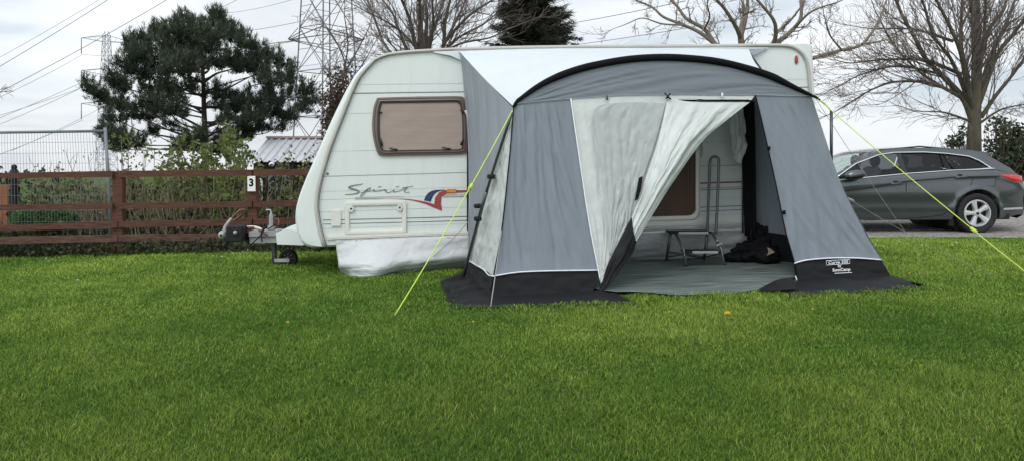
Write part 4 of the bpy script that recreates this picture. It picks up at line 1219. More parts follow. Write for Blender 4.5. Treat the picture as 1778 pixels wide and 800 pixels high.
def twig(mb, p, d, ln, rad, lev, r, wob=.35, up=.15, kids=4, rmin=.004, ang=.8):
    k = 5 if lev > 1 else 4 if lev else 3
    pts, q = [p], d.copy()
    for i in range(k):
        q = q + rvec(r) * wob * .5 + V((0, 0, up * .5)); q.normalize()
        pts.append(pts[-1] + q * ln / k)
    mb.tube(pts, [max(rmin, rad * (1 - .75 * i / k)) for i in range(k + 1)], 4 if lev > 1 else 3, caps=False)
    if lev <= 0: return
    for j in range(kids):
        t = r.uniform(.2, 1.0); i = min(k - 1, int(t * k)); b = pts[i].lerp(pts[i + 1], t * k - i)
        dd = (pts[i + 1] - pts[i]).normalized() + rvec(r) * ang; dd.normalize()
        twig(mb, b, dd, ln * r.uniform(.38, .68), rad * .55, lev - 1, r, wob, up, kids, rmin, ang)


def traced_tree(name, label, base, limbs, Y, trunk_mat, twig_mat, seed, spacing=.35, tl=1.1, lev=2, kids=4, up=.15, wob=.35, rmin=.004, ang=.9, spread=1.4, bias=V((0, 0, 0)), start=.12, group=None):
    """limbs: (photo points along the limb, radius at start px, at tip px); each leaves the trunk towards its own depth"""
    r = random.Random(seed)
    t = thing(name, label, 'tree', base, 0, group)
    mt, mc = MB(), MB()
    for li, (pts, w0, w1, trunk) in enumerate(limbs):
        dy = 0 if trunk else r.uniform(-spread, spread)
        n = len(pts); ww = []
        for i, (x, y) in enumerate(pts): ww.append(P(x, y, Y + dy * i / max(1, n - 1)))
        k = Y / F * .5
        c = limb(mt, ww, w0 * k, max(rmin, w1 * k), 9 if trunk else 7, n * 5)
        L_ = sum((b - a).length for a, b in zip(c, c[1:])); m_ = int(L_ / spacing)
        for j in range(m_):
            s = start + (1 - start) * (j + r.random()) / m_; i = min(len(c) - 2, int(s * (len(c) - 1)))
            if trunk and s < .75: continue
            dr = (c[i + 1] - c[i]).normalized() + rvec(r) * ang + bias * r.random(); dr.normalize()
            rad = (w0 + (w1 - w0) * s) * k
            twig(mc, c[i], dr, tl * r.uniform(.5, 1.2) * (1.1 - .4 * s), min(rad * .48, .020), lev, r, wob, up, kids, rmin, ang)
        twig(mc, c[-1], (c[-1] - c[-3]).normalized(), tl, max(rmin, w1 * k), lev, r, wob, up, kids, rmin, ang)
    mt.build('trunk', trunk_mat, t); mc.build('branches', twig_mat, t, smooth=False)
    return t


# pine on the left
PY = 17.0
r = random.Random(3)
pine = thing('pine_tree', 'dark bushy pine tree with layered needle pads standing behind the left fence', 'tree', P(357, 420, PY))
PADS = [(383, 42, 22, 17), (340, 46, 16, 18), (317, 34, 7, 12), (304, 55, 18, 16), (274, 60, 22, 13), (254, 72, 16, 12), (398, 58, 20, 17), (362, 60, 22, 18), (428, 78, 20, 15), (452, 97, 18, 11), (350, 84, 38, 17), (302, 92, 36, 17), (256, 102, 28, 14), (232, 86, 16, 12), (221, 116, 18, 9), (252, 126, 36, 11), (312, 121, 40, 14), (372, 108, 38, 15), (412, 112, 32, 15), (452, 122, 28, 11), (488, 108, 22, 11), (470, 141, 32, 11), (505, 130, 10, 7),
        (222, 78, 10, 9), (330, 64, 24, 14), (155, 151, 9, 8), (169, 165, 15, 7), (200, 142, 18, 8), (214, 152, 22, 8), (186, 177, 24, 8), (212, 187, 28, 8), (250, 182, 32, 10), (290, 166, 32, 11), (262, 150, 28, 9), (332, 150, 20, 9), (296, 195, 34, 10), (245, 203, 30, 8), (205, 207, 25, 7), (182, 228, 16, 7), (193, 240, 18, 8), (216, 243, 22, 9), (237, 252, 18, 8), (205, 256, 20, 7), (404, 186, 38, 11), (442, 176, 38, 11), (490, 170, 34, 10), (522, 160, 24, 8), (541, 176, 14, 7), (426, 206, 38, 9), (470, 200, 30, 9), (505, 205, 24, 7), (525, 192, 14, 6), (402, 236, 40, 11), (440, 226, 28, 8), (338, 243, 26, 8), (330, 255, 30, 6), (410, 250, 18, 6), (392, 206, 22, 7), (376, 166, 24, 9), (480, 222, 20, 6), (300, 215, 14, 4), (270, 232, 22, 4), (380, 262, 26, 5)]
mt, mc, ml = MB(), MB(), MB()
tr_ = limb(mt, [P(358, 440, PY), P(357, 300, PY), P(356, 240, PY), P(354, 180, PY), P(352, 120, PY), P(348, 70, PY)], .125, .03, 10, 24)
for (x, y, a, b_) in PADS:
    dy = r.uniform(-1.6, 1.6) * (1 - abs(x - 350) / 330); k = PY / F
    c = P(x, y, PY + dy); rx_, rz_ = a * k, b_ * k
    # limb from the trunk, leaving it lower down
    yt = min(262, max(90, y + 14 + abs(x - 355) * .28)); t0 = P(356, yt, PY)
    if y > 60 and a > 17: limb(mt, [t0, t0.lerp(c, .35) + V((0, 0, r.uniform(-.16, .06))), t0.lerp(c, .7) + V((0, 0, r.uniform(-.14, .08))), c + V((0, 0, -rz_ * .3))], .036 if a > 24 else .02, .008, 5, 14)
    nc = int(a * b_ * .066) + 3; nt = 0; clumps = []
    for _ in range(nc):
        q = rvec(r); q *= r.random() ** .38
        cc = c + V((q.x * rx_ * .98, q.y * rx_ * .9, q.z * rz_ * .95)); cr = r.uniform(.07, .15)
        mt.tube([c + V((0, 0, -rz_ * .3)), (c + cc) / 2 + V((0, 0, -.03)), cc], [.010, .007, .004], 3, caps=False)
        for _ in range(5 if cr < .11 else 8): clumps.append((cc, cr, q))
        if q.z > 0: clumps += [(cc + V((0, 0, cr * k_)), cr * .5, q) for k_ in ((.8, 1.4, 1.9) if y > 75 else (.5, .9))]
    for cc, cr, q in clumps:
        p = cc + rvec(r) * cr * r.random() ** .5
        out_ = V((q.x * .7, q.y * .7, .75 + q.z * .3)).normalized()
        top = q.z > .25 and r.random() < .45  # upper tufts take the lit needle colour
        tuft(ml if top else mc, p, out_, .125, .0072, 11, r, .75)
        if q.z > 0 and r.random() < .25: tuft(mc, p + out_ * .10, out_, .13, .008, 8, r, .45)
mt.build('trunk', M['pinebark'], pine); mc.build('crown', M['needle'], pine, smooth=False); ml.build('crown_lit_tops', M['needlelit'], pine, smooth=False)

# spruce over the caravan roof
SY = 22.0
r = random.Random(5)
spr = thing('spruce_tree', 'dark green spruce rising behind the caravan roof', 'tree', P(925, 350, SY))
mt, mc = MB(), MB(); k = SY / F
limb(mt, [P(925, 350, SY), P(925, 80, SY), P(926, -100, SY)], .2, .04, 9)
y = -105
while y < 140:
    wd = np.interp(y, [-105, 0, 75, 140], [4, 48, 70, 80])
    for _ in range(15):
        az = r.uniform(0, 2 * math.pi); ln = wd * k * r.uniform(.5, 1.2)
        b0 = P(925, y + r.uniform(-6, 6), SY); n = 9; pts = []
        for i in range(n + 1):
            s = i / n; pts.append(b0 + V((math.cos(az) * ln * s, math.sin(az) * ln * s, .40 * ln * (s * s * .8 - s) + r.uniform(-.02, .02))))
        mt.tube(pts, [.022 * (1 - .7 * i / n) + .004 for i in range(n + 1)], 3, caps=False)
        for i in range(2, n + 1):
            dr = (pts[i] - pts[i - 1]).normalized(); sd_ = dr.cross(V((0, 0, 1)))
            for s in (-1, 1, 0):
                tuft(mc, pts[i] + rvec(r) * .04, (dr * .8 + sd_ * s * .7 + V((0, 0, -.22))).normalized(), .24 * r.uniform(.6, 1.3), .011, 10, r, .55)
    y += 8.5
mt.build('trunk', M['bark'], spr); mc.build('crown', M['spruce'], spr, smooth=False)
# leader of a young spruce poking above the roof
ysp = thing('young_spruce', 'tiny spruce tip just showing above the caravan roof right of the tall spruce', 'tree', P(1002, 340, 21))
mt, mc = MB(), MB(); mt.tube([P(1002, 340, 21), P(1003, 64, 21)], [.05, .006], 5)
for y in range(68, 190, 9):
    for _ in range(6):
        az = r.uniform(0, 6.28); ln = (y - 62) * .006 + .05; b0 = P(1003, y, 21); e_ = b0 + V((math.cos(az) * ln, math.sin(az) * ln, -.03 + .05 * r.random()))
        for s in (.4, .8, 1.0): tuft(mc, b0.lerp(e_, s), (e_ - b0).normalized(), .12, .009, 7, r, .5)
mt.build('trunk', M['bark'], ysp); mc.build('crown', M['spruce'], ysp, smooth=False)

# bare trees
RT = [([(1691, 330), (1691, 262), (1692, 215), (1694, 178), (1697, 116), (1698, 70), (1697, 28), (1698, -25)], 31, 6, True),
      ([(1687, 205), (1672, 171), (1637, 133), (1609, 105), (1588, 66), (1567, 28), (1550, -15)], 13, 4, False),
      ([(1689, 192), (1679, 147), (1668, 91), (1647, 42), (1620, -10)], 12, 4, False),
      ([(1688, 185), (1675, 115), (1668, 70), (1671, -10)], 11, 4, False),
      ([(1698, 178), (1714, 119), (1728, 80), (1749, 38), (1766, -10)], 12, 4, False),
      ([(1703, 205), (1728, 168), (1756, 133), (1780, 101), (1815, 60)], 8, 3, False),
      ([(1698, 116), (1717, 52), (1738, 24), (1752, -10)], 10, 4, False),
      ([(1678, 175), (1623, 147), (1560, 142), (1518, 154), (1470, 182)], 7, 2, False),
      ([(1668, 129), (1605, 105), (1535, 104), (1480, 110)], 7, 2, False),
      ([(1655, 72), (1588, 52), (1520, 50)], 6, 2, False),
      ([(1682, 210), (1640, 196), (1600, 194)], 5, 1.5, False),
      ([(1700, 180), (1735, 90), (1775, 40), (1800, 0)], 9, 4, False),
      ([(1690, 170), (1690, 60), (1684, -10)], 9, 4, False),
      ([(1694, 150), (1708, 70), (1712, -10)], 9, 4, False),
      ([(1686, 190), (1655, 110), (1620, 60), (1600, -5)], 8, 3, False),
      ([(1700, 215), (1740, 190), (1790, 180)], 5, 2, False),
      ([(1672, 171), (1600, 128), (1550, 75), (1520, 20)], 6, 2, False),
      ([(1630, 128), (1560, 115), (1500, 128), (1455, 150)], 5, 1.5, False)]
traced_tree('bare_tree', 'tall leafless tree with a greenish trunk and many upright limbs behind the car', P(1691, 335, 20), RT, 20.0, M['barkgreen'], M['twig'], 11, spacing=.22, tl=1.45, lev=2, kids=4, up=.10, wob=.22, rmin=.0034, ang=.62, spread=2.2)
OT = [([(1298, 330), (1296, 140), (1290, 95), (1286, 66)], 20, 11, True),
      ([(1296, 140), (1262, 98), (1240, 75), (1223, 51), (1192, 33), (1177, 13), (1160, -6)], 13, 4, False),
      ([(1248, 82), (1215, 57), (1187, 44), (1152, 30), (1132, 13), (1098, -2)], 8, 3, False),
      ([(1286, 66), (1278, 48), (1261, 20), (1240, -5)], 9, 4, False),
      ([(1286, 66), (1295, 33), (1299, -5)], 9, 5, False),
      ([(1298, 150), (1330, 100), (1344, 73), (1347, 56), (1342, 33), (1312, -3)], 12, 4, False),
      ([(1336, 84), (1352, 73), (1380, 48), (1391, 28), (1390, -5)], 10, 5, False),
      ([(1347, 58), (1372, 36), (1388, 16)], 6, 3, False),
      ([(1380, 48), (1410, 20), (1455, 4)], 5, 2, False),
      ([(1298, 160), (1360, 112), (1413, 101), (1462, 87), (1497, 77), (1525, 38), (1540, -2)], 11, 3, False),
      ([(1187, 44), (1150, 42), (1115, 32), (1088, 42)], 4, 1.5, False),
      ([(1462, 88), (1440, 60), (1432, 30)], 4, 1.5, False),
      ([(1497, 77), (1530, 72), (1560, 62)], 4, 1.5, False),
      ([(1223, 51), (1232, 30), (1228, 10)], 4, 2, False)]
traced_tree('bare_tree', 'leafless tree with twisting pale limbs spreading over the right end of the caravan roof', P(1298, 335, 16.5), OT, 16.5, M['barkpale'], M['twigpale'], 23, spacing=.30, tl=.62, lev=2, kids=4, up=.18, wob=.55, rmin=.0042, ang=1.0, spread=1.0)
CT = [([(745, 330), (745, 150), (740, 110), (733, 84)], 26, 14, True),
      ([(735, 110), (722, 82), (710, 31), (695, -5)], 10, 4, False), ([(735, 100), (729, 82), (729, 30), (728, -5)], 11, 4, False), ([(740, 100), (738, 82), (741, 31), (738, -5)], 11, 4, False),
      ([(741, 100), (741, 79), (757, 41), (772, -5)], 9, 4, False), ([(748, 140), (769, 86), (773, 38), (783, -5)], 11, 4, False), ([(768, 95), (774, 72), (814, 28), (862, -4)], 7, 3, False),
      ([(735, 110), (707, 85), (682, 25), (660, -5)], 6, 3, False), ([(735, 120), (675, 88), (650, 31), (635, -5)], 6, 3, False), ([(760, 105), (790, 70), (840, 42), (872, 15)], 6, 2, False),
      ([(722, 82), (690, 50), (640, 22)], 5, 2, False), ([(735, 125), (700, 98), (672, 70)], 5, 2, False), ([(765, 95), (800, 76), (850, 66), (880, 52)], 5, 2, False), ([(745, 90), (752, 40), (750, -5)], 7, 3, False), ([(770, 80), (795, 30), (812, -5)], 6, 3, False)]
traced_tree('bare_tree', 'leafless tree with clustered brown stems behind the middle of the caravan roof', P(745, 335, 20.5), CT, 20.5, M['bark'], M['twig'], 31, spacing=.25, tl=1.2, lev=2, kids=4, up=.12, wob=.35, rmin=.0048, ang=.7, spread=1.8)
IT = [([(590, 330), (588, 230), (592, 170), (598, 120), (604, 80), (600, 40)], 6, 2, True), ([(588, 210), (575, 165), (572, 120)], 4, 1.5, False), ([(592, 170), (618, 130), (640, 95)], 4, 1.5, False), ([(590, 230), (570, 205), (560, 190)], 3, 1.5, False), ([(597, 130), (622, 85), (640, 50)], 4, 1.5, False), ([(600, 110), (585, 75), (570, 50)], 3, 1, False)]
it = traced_tree('ivy_clad_tree', 'thin tree hung with brown withered leaves beside the nose of the caravan', P(590, 335, 16), IT, 16.0, M['bark'], M['twig'], 41, spacing=.2, tl=.6, lev=2, kids=4, up=.0, wob=.5, rmin=.0042, ang=1.0, spread=.5)
mb = MB()
for _ in range(2600):
    y = r.triangular(105, 285, 190); x = np.interp(y, [105, 150, 200, 285], [598, 588, 582, 575]) + r.gauss(0, 11)
    leaf(mb, P(x, y, 16 + r.uniform(-.5, .5)), r.uniform(.03, .06), r, 1.6, up=-.5)
mb.build('withered_leaves', M['brownleaf'], it, smooth=False)
# far-left bare twig ends entering the frame
lt = thing('bare_twigs', 'bare twig ends of an out-of-frame tree at the far left edge', 'tree', P(-130, 330, 14))
mt, mc = MB(), MB(); limb(mt, [P(-130, 400, 14), P(-120, 240, 14), P(-60, 185, 14), P(-8, 160, 14)], .08, .012, 6)
for (x, y) in ((-8, 160), (-20, 165), (-14, 160)): twig(mc, P(x, y, 14), V((1, .1, .1 * r.uniform(-2, 2))).normalized(), .32, .007, 1, r, .4, .0, 4)
mt.build('trunk', M['bark'], lt); mc.build('branches', M['twig'], lt, smooth=False)

# saplings between fence and shed
LEAFS = [M['leaf'], M['leafdull']]
def sapling(px, ptop, Y, leaves, seed, label, mt_=None, lean=0.0, size=.065):
    r = random.Random(seed); base = P(px, 300, Y); base.z = gz(base.x, Y) - .03
    t = thing('sapling', label, 'sapling', base, 0, 'saplings behind the rail fence')
    top = P(px + lean, ptop, Y + r.uniform(-.2, .2)); ms, mlf = MB(), MB()
    for s in range(2 if leaves > 60 else 1):
        tp = top + V((r.uniform(-.2, .2), r.uniform(-.1, .1), -.25 * s)); mid = base.lerp(tp, .5) + V((r.uniform(-.10, .10), r.uniform(-.1, .1), 0))
        c = limb(ms, [base + V((.05 * s, 0, 0)), mid, tp], .013, .004, 5, 12)
        for i in range(3, 12):
            if r.random() < .75:
                dr = (rvec(r) * .8 + V((0, 0, .6))).normalized(); ln = r.uniform(.12, .42); e_ = c[i] + dr * ln
                ms.tube([c[i], c[i].lerp(e_, .5) + rvec(r) * .02, e_], [.005, .0035, .003], 3, caps=False)
                for _ in range(int(leaves / 12)): leaf(mlf, c[i].lerp(e_, r.uniform(.3, 1.05)) + rvec(r) * .05, r.uniform(.6, 1.15) * size, r, 1.5, up=.2)
        for _ in range(int(leaves / 8)): leaf(mlf, c[-1] + rvec(r) * .09, size * r.uniform(.6, 1), r, up=.4)
    ms.build('stem', M['cane'], t)
    if mlf.f: mlf.build('leaves', mt_ or M['leaf'], t, smooth=False)
SL = 'thin pale-stemmed sapling with sparse young green leaves behind the rail fence'
r = random.Random(17)
for (px, top, Y, n) in ((300, 268, 13.2, 160), (318, 262, 13.6, 220), (332, 250, 13.4, 260), (345, 258, 13.8, 200), (372, 262, 13.0, 240), (385, 245, 13.6, 260), (398, 232, 13.9, 280), (408, 240, 13.3, 260), (420, 250, 13.7, 220), (428, 262, 13.2, 180), (310, 280, 12.6, 140), (360, 276, 12.7, 160), (392, 270, 12.6, 170), (415, 285, 12.5, 120),
                        (232, 252, 12.9, 100), (222, 236, 13.3, 50), (246, 258, 13.0, 40), (262, 262, 13.2, 36), (275, 245, 13.6, 40), (205, 240, 13.5, 40), (140, 272, 12.9, 18), (160, 268, 13.1, 24), (172, 262, 13.4, 24), (90, 285, 12.7, 30), (112, 292, 12.8, 14), (50, 294, 12.8, 14),
                        (446, 284, 13.5, 40), (514, 270, 13.8, 60), (522, 276, 13.6, 50), (478, 282, 13.8, 22), (500, 280, 14.0, 26), (540, 268, 13.7, 26), (534, 289, 13.2, 60), (488, 292, 13.2, 70), (458, 294, 13.0, 50)):
    sapling(px, top, Y, n * .8, r.randrange(9999), SL, M['leafdull'] if r.random() < .35 else M['leaf'], r.uniform(-8, 8), .062 if px > 280 else .05)
# shrub and undergrowth masses
def mass(mb, n, px0, px1, Y0, Y1, z0, z1, s, r, power=1.0, up=.1, hole=.0, seed=0):
    for _ in range(n):
        px, Y = r.uniform(px0, px1), r.uniform(Y0, Y1); x = (px - CX) / F * Y
        hmax = z0 + (z1 - z0) * (.62 + .6 * mnoise.noise(V((x * 1.7, Y * .9, seed))))
        z = gz(x, Y) + z0 + (hmax - z0) * r.random() ** power
        if hole and mnoise.noise(V((x * 3, Y * 3, z * 4 + seed))) < hole - .5: continue
        leaf(mb, V((x, Y, z)), s * r.uniform(.6, 1.2), r, 1.5, up=up)
r = random.Random(29)
ug = MB(); mass(ug, 9000, -150, 620, 13.9, 15.4, -.05, 1.30, .085, r, 1.0, seed=1)
mass(ug, 3500, -150, 620, 12.3, 13.4, -.05, .7, .06, r, 1.4, seed=4)
tag(ug.build('undergrowth', [M['backleaf']], None, smooth=False), kind='stuff')
ug = MB(); mass(ug, 5200, -150, 620, 12.6, 14.4, .15, 1.30, .06, r, .9, seed=9, hole=.5)
tag(ug.build('hedge_leaves', M['leafdull'], None, smooth=False), kind='stuff')
cn = MB()
for _ in range(300):
    px = r.choice((r.uniform(-60, 620), r.gauss(160, 30), r.gauss(240, 60), r.uniform(200, 450))); Y = r.uniform(12.2, 13.7); x = (px - CX) / F * Y; z = gz(x, Y) - .02
    h = r.uniform(.5, 1.15); a = V((x, Y, z)); e_ = a + V((r.gauss(0, .27), r.gauss(0, .15), h))
    cn.tube([a, a.lerp(e_, .5) + rvec(r) * .04, e_], [r.uniform(.005, .012), .006, .004], 4, caps=False)
tag(cn.build('dry_canes', M['cane'], None), kind='stuff')
iv = MB(); mass(iv, 9500, -150, 640, fd(0) + .1, fd(0) + 1.15, -.02, .23, .045, r, .9, up=.3, seed=13)
tag(iv.build('ivy_groundcover', M['ivy'], None, smooth=False), kind='stuff')
bs_ = thing('low_bush', 'low bright green leafy bush behind the left end of the fence', 'bush', P(75, 415, 12.2))
mb, ms = MB(), MB()
for _ in range(1500):
    q = rvec(r) * r.random() ** .4; c = P(r.choice((55, 75, 98)), 384, 12.2); p = c + V((q.x * .32, q.y * .3, q.z * .18)); leaf(mb, p, r.uniform(.05, .085), r, 1.3, up=.4)
for _ in range(14): ms.tube([P(75, 415, 12.2), P(75 + r.uniform(-40, 40), 380, 12.2 + r.uniform(-.2, .2))], [.01, .004], 4)
ms.build('stems', M['cane'], bs_); mb.build('leaves', M['leafbright'], bs_, smooth=False)
# evergreen shrub right of the tall tree
hs = thing('evergreen_shrub', 'loose dark evergreen shrub at the right edge behind the car', 'shrub', P(1745, 330, 18.6))
mb, ms = MB(), MB()
for (x, y, a, b_, n, hd_) in ((1752, 252, 44, 18, 620, 1), (1740, 274, 34, 16, 420, 1), (1775, 264, 28, 22, 420, 1), (1745, 226, 34, 18, 330, 0), (1768, 235, 30, 16, 300, 0), (1735, 212, 16, 10, 70, 0), (1662, 245, 22, 10, 110, 0), (1672, 228, 10, 14, 40, 0), (1655, 250, 12, 7, 60, 0), (1780, 290, 30, 20, 700, 1)):
    k = 18.6 / F; c = P(x, y, 18.6)
    for _ in range(n):
        q = rvec(r) * r.random() ** .42; leaf(mb, c + V((q.x * a * k, q.y * a * k * .8, q.z * b_ * k)), r.uniform(.045, .085), r, 1.4, up=.1)
    for _ in range(12 if hd_ else 16):
        e_ = c + V((r.uniform(-1, 1) * a * k, r.uniform(-.4, .4), r.uniform(-1, 1) * b_ * k)); b0 = P(1735 if x > 1700 else 1690, 320, 18.6); ms.tube([b0, b0.lerp(e_, .6) + V((0, 0, -.12)), e_], [.018, .010, .005], 4, caps=False)
ms.build('stems', M['bark'], hs); mb.build('leaves', M['holly'], hs, smooth=False)
rf_ = thing('field_fence', 'weathered post and rail fence beyond the tail of the car', 'fence', P(1775, 340, 19.5))
for y in (293, 310, 330):
    mb = MB(); mb.box(P(1800, y, 19.5), (1.6, .04, .10), 0); mb.build('rail', M['bark'], rf_, smooth=False)
for x in (1768, 1830):
    mb = MB(); mb.box(P(x, 320, 19.55), (.11, .11, 1.1), 0); mb.build('post', M['bark'], rf_, smooth=False)
sg_ = thing('white_board', 'small white board on the fence at the right edge beyond the car', 'sign', P(1779, 328, 19.4)); mb = MB(); mb.box(P(1779, 323, 19.42), (.12, .02, .34), 0); mb.build('board', M['plate'], sg_, smooth=False)

# ================================================================== PYLONS AND LINES
def seg(mb, a, b, r): mb.tube([a, b], r, 4, caps=False)
def lattice(mb, c, legs0, legs1, z0, z1, n, r):
    """square lattice shaft between two half-diagonals"""
    def ring(z, hd_, rot): return [V((c.x + math.cos(rot + k * math.pi / 2) * hd_, c.y + math.sin(rot + k * math.pi / 2) * hd_, z)) for k in range(4)]
    prev = None
    for i in range(n + 1):
        t = i / n; t = t ** .85
        q = ring(z0 + (z1 - z0) * t, legs0 + (legs1 - legs0) * t, PROT)
        for k in range(4): seg(mb, q[k], q[(k + 1) % 4], r * .6)
        if prev:
            for k in range(4):
                seg(mb, prev[k], q[k], r); seg(mb, prev[k], q[(k + 1) % 4], r * .65); seg(mb, prev[(k + 1) % 4], q[k], r * .65)
                m_ = (prev[k] + q[(k + 1) % 4]) / 2; seg(mb, m_, (prev[k] + q[k]) / 2, r * .4)
        prev = q
    return prev
PROT = .12
c = P(567, 300, 85); c.z = gz(c.x, 85)
py_ = thing('electricity_pylon', 'large steel lattice electricity pylon left of the caravan roof, its top out of frame', 'pylon', c)
mb = MB(); lattice(mb, c, 4.6, 2.2, c.z, 30, 8, .078); mb.build('lattice_tower', M['pylon'], py_)
mb = MB(); z_ = P(567, 71, 85).z
for s in (-1, 1):
    for o_ in (-.9, .9):
        for dz in (0, 1.3): seg(mb, V((c.x + s * 3.0, c.y + o_, z_ + dz)), V((c.x + s * 4.4, c.y, z_ + .2)), .05)
        seg(mb, V((c.x, c.y + o_ * 2.6, z_ + 1.2)), V((c.x + s * 4.3, c.y, z_ + .1)), .06); seg(mb, V((c.x, c.y + o_ * 2.6, z_ - .8)), V((c.x + s * 4.3, c.y, z_ + .1)), .05)
mb.build('waist_brace', M['pylon'], py_)
PD = 260.0
c = P(185, 320, PD); c.z = gz(c.x, PD)
pf = thing('electricity_pylon', 'distant electricity pylon with three pairs of arms left of the pine', 'pylon', c)
PROT = .8
mb = MB(); tp = lattice(mb, c, 4.2, 1.3, c.z, P(185, 62, PD).z, 17, .10); zt = P(185, 55, PD).z
for q in tp: seg(mb, q, V((c.x + (q.x - c.x) * .6, c.y, zt)), .10)
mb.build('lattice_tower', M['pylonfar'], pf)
for y, ln in ((67, 8.8), (124, 8.8), (181, 8.8)):
    z = P(185, y, PD).z
    for s in (-1, 1):
        mb = MB(); t_ = V((c.x + s * ln, c.y, z + (.2 if s < 0 else -1.6)))
        for o_ in (-1, 1):
            for dz in (.9, -1.2): seg(mb, V((c.x + s * 1.1, c.y + o_, z + dz)), t_, .085)
        for f_ in (.35, .65):
            p1 = V((c.x + s * 1.1, c.y - 1, z + .9)).lerp(t_, f_); p2 = V((c.x + s * 1.1, c.y - 1, z - 1.2)).lerp(t_, f_ * .9); seg(mb, p1, p2, .05)
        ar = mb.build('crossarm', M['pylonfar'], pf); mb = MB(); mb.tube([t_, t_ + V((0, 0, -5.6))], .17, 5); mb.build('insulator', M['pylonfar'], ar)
def wire(a, b, rad, m, lab, sag=0.0):
    pts = [a + (b - a) * s + V((0, 0, -4 * sag * s * (1 - s))) for s in np.linspace(0, 1, 14)]
    mb = MB(); mb.tube(pts, rad, 4, caps=False); tag(mb.build('power_line', m), lab, 'power line', 'overhead power lines')
LBL = 'thin overhead power line crossing the pale sky'
W1, W2 = M['wire'], M['wirefar']
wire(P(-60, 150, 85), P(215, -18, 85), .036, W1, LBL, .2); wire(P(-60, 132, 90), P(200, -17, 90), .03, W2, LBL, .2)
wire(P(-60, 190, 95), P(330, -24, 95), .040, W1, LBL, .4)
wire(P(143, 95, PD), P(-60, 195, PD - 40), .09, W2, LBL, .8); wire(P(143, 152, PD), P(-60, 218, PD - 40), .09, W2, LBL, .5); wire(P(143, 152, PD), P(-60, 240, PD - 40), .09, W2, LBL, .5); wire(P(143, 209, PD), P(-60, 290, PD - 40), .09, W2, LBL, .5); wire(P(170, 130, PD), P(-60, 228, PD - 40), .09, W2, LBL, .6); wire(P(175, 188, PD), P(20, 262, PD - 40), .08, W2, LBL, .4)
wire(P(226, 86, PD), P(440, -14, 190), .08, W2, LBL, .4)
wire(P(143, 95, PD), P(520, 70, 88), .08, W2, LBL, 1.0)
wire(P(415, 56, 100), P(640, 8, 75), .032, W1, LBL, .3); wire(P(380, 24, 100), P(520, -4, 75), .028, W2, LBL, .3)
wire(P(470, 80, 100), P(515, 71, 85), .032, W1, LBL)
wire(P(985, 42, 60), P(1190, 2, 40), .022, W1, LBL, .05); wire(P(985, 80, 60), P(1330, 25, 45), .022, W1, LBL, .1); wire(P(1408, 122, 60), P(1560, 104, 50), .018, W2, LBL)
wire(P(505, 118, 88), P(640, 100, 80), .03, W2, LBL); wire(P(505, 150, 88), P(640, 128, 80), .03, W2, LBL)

# ================================================================== PARKED CAR
YC = 13.31
BW = ([.15, .25, .40, .62, .80, .95, 1.0, 1.1, 1.2, 1.3, 1.38, 1.46], [.80, .865, .90, .915, .905, .885, .87, .815, .755, .695, .64, .56])
def W(x, z):
    f = 1.0
    if x > 7.6: f -= .21 * ((x - 7.6) / .95) ** 2.3
    if x < 4.7: f -= .24 * ((4.7 - x) / .9) ** 2.3
    return float(np.interp(z, *BW)) * f
def S(x, z, off=0.0): return V((x, YC - W(x, z) - off, z))
def cpx(px, py):
    d = 12.4
    for _ in range(8):
        x, z = (px - CX) / F * d, H - (py - HY) / F * d; d = YC - W(x, z)
    return x, z
def tab(pts):
    q = sorted(cpx(*p) for p in pts); return [a for a, _ in q], [c for _, c in q]
def ev(t, x): return float(np.interp(x, *t))
car = thing('estate_car', 'dark grey estate car parked on the gravel beside the awning', 'car', (6.3, YC, 0))
roofe = [(1450, 303), (1466, 293.5), (1490, 279), (1517, 265.5), (1535, 260.5), (1567, 257.5), (1630, 257), (1682, 260.5), (1703, 264.5), (1722, 272), (1745, 285), (1764, 300.5), (1772, 306)]
RE = tab(roofe)
hood = [(3.80, .50), (3.80, .62), (3.86, .70), (4.05, .78), (4.5, .90), (5.0, .965), (5.30, 1.0)]
rear_e = [cpx(1776, 318), cpx(1778.5, 340), cpx(1778.5, 362), cpx(1775, 374), cpx(1766, 379)]
x_r = max(p[0] for p in rear_e)
CT_ = ([a for a, _ in hood] + RE[0][0:] + [x_r], [c for _, c in hood] + RE[1][0:] + [rear_e[0][1]])
o_ = np.argsort(CT_[0]); CT_ = ([CT_[0][i] for i in o_], [CT_[1][i] for i in o_])
BELT = tab([(1450, 314), (1457, 313), (1515, 307.5), (1572, 302), (1656, 296), (1700, 294.5), (1722, 293), (1735, 297), (1764, 303), (1778, 322)])
WT = tab([(1453, 308), (1470, 295.5), (1486, 284.5), (1525, 269.5), (1551, 265.3), (1604, 264.6), (1643, 267), (1682, 272), (1700, 279.5), (1712, 287), (1722, 292.9)])
xw0, xw1 = cpx(1453, 308)[0], cpx(1722, 293)[0]
WX, WZ, WR = cpx(1697, 372)[0], .335, .335
FXc = WX - 2.77
SILL = .205
def bottom(x):
    b_ = float(np.interp(x, [3.8, 4.2, 4.7, 8.1, 8.3, 8.6], [.24, .20, SILL, .23, .25, .29]))
    for c_ in (WX, FXc):
        q = .395 ** 2 - (x - c_) ** 2
        if q > 0: b_ = max(b_, WZ + math.sqrt(q))
    return b_
xs_ = sorted(set(list(np.linspace(3.81, x_r - .005, 150)) + [c_ + .395 * math.sin(a) for c_ in (WX, FXc) for a in np.linspace(-1.5708, 1.5708, 33)]))
mb = MB()
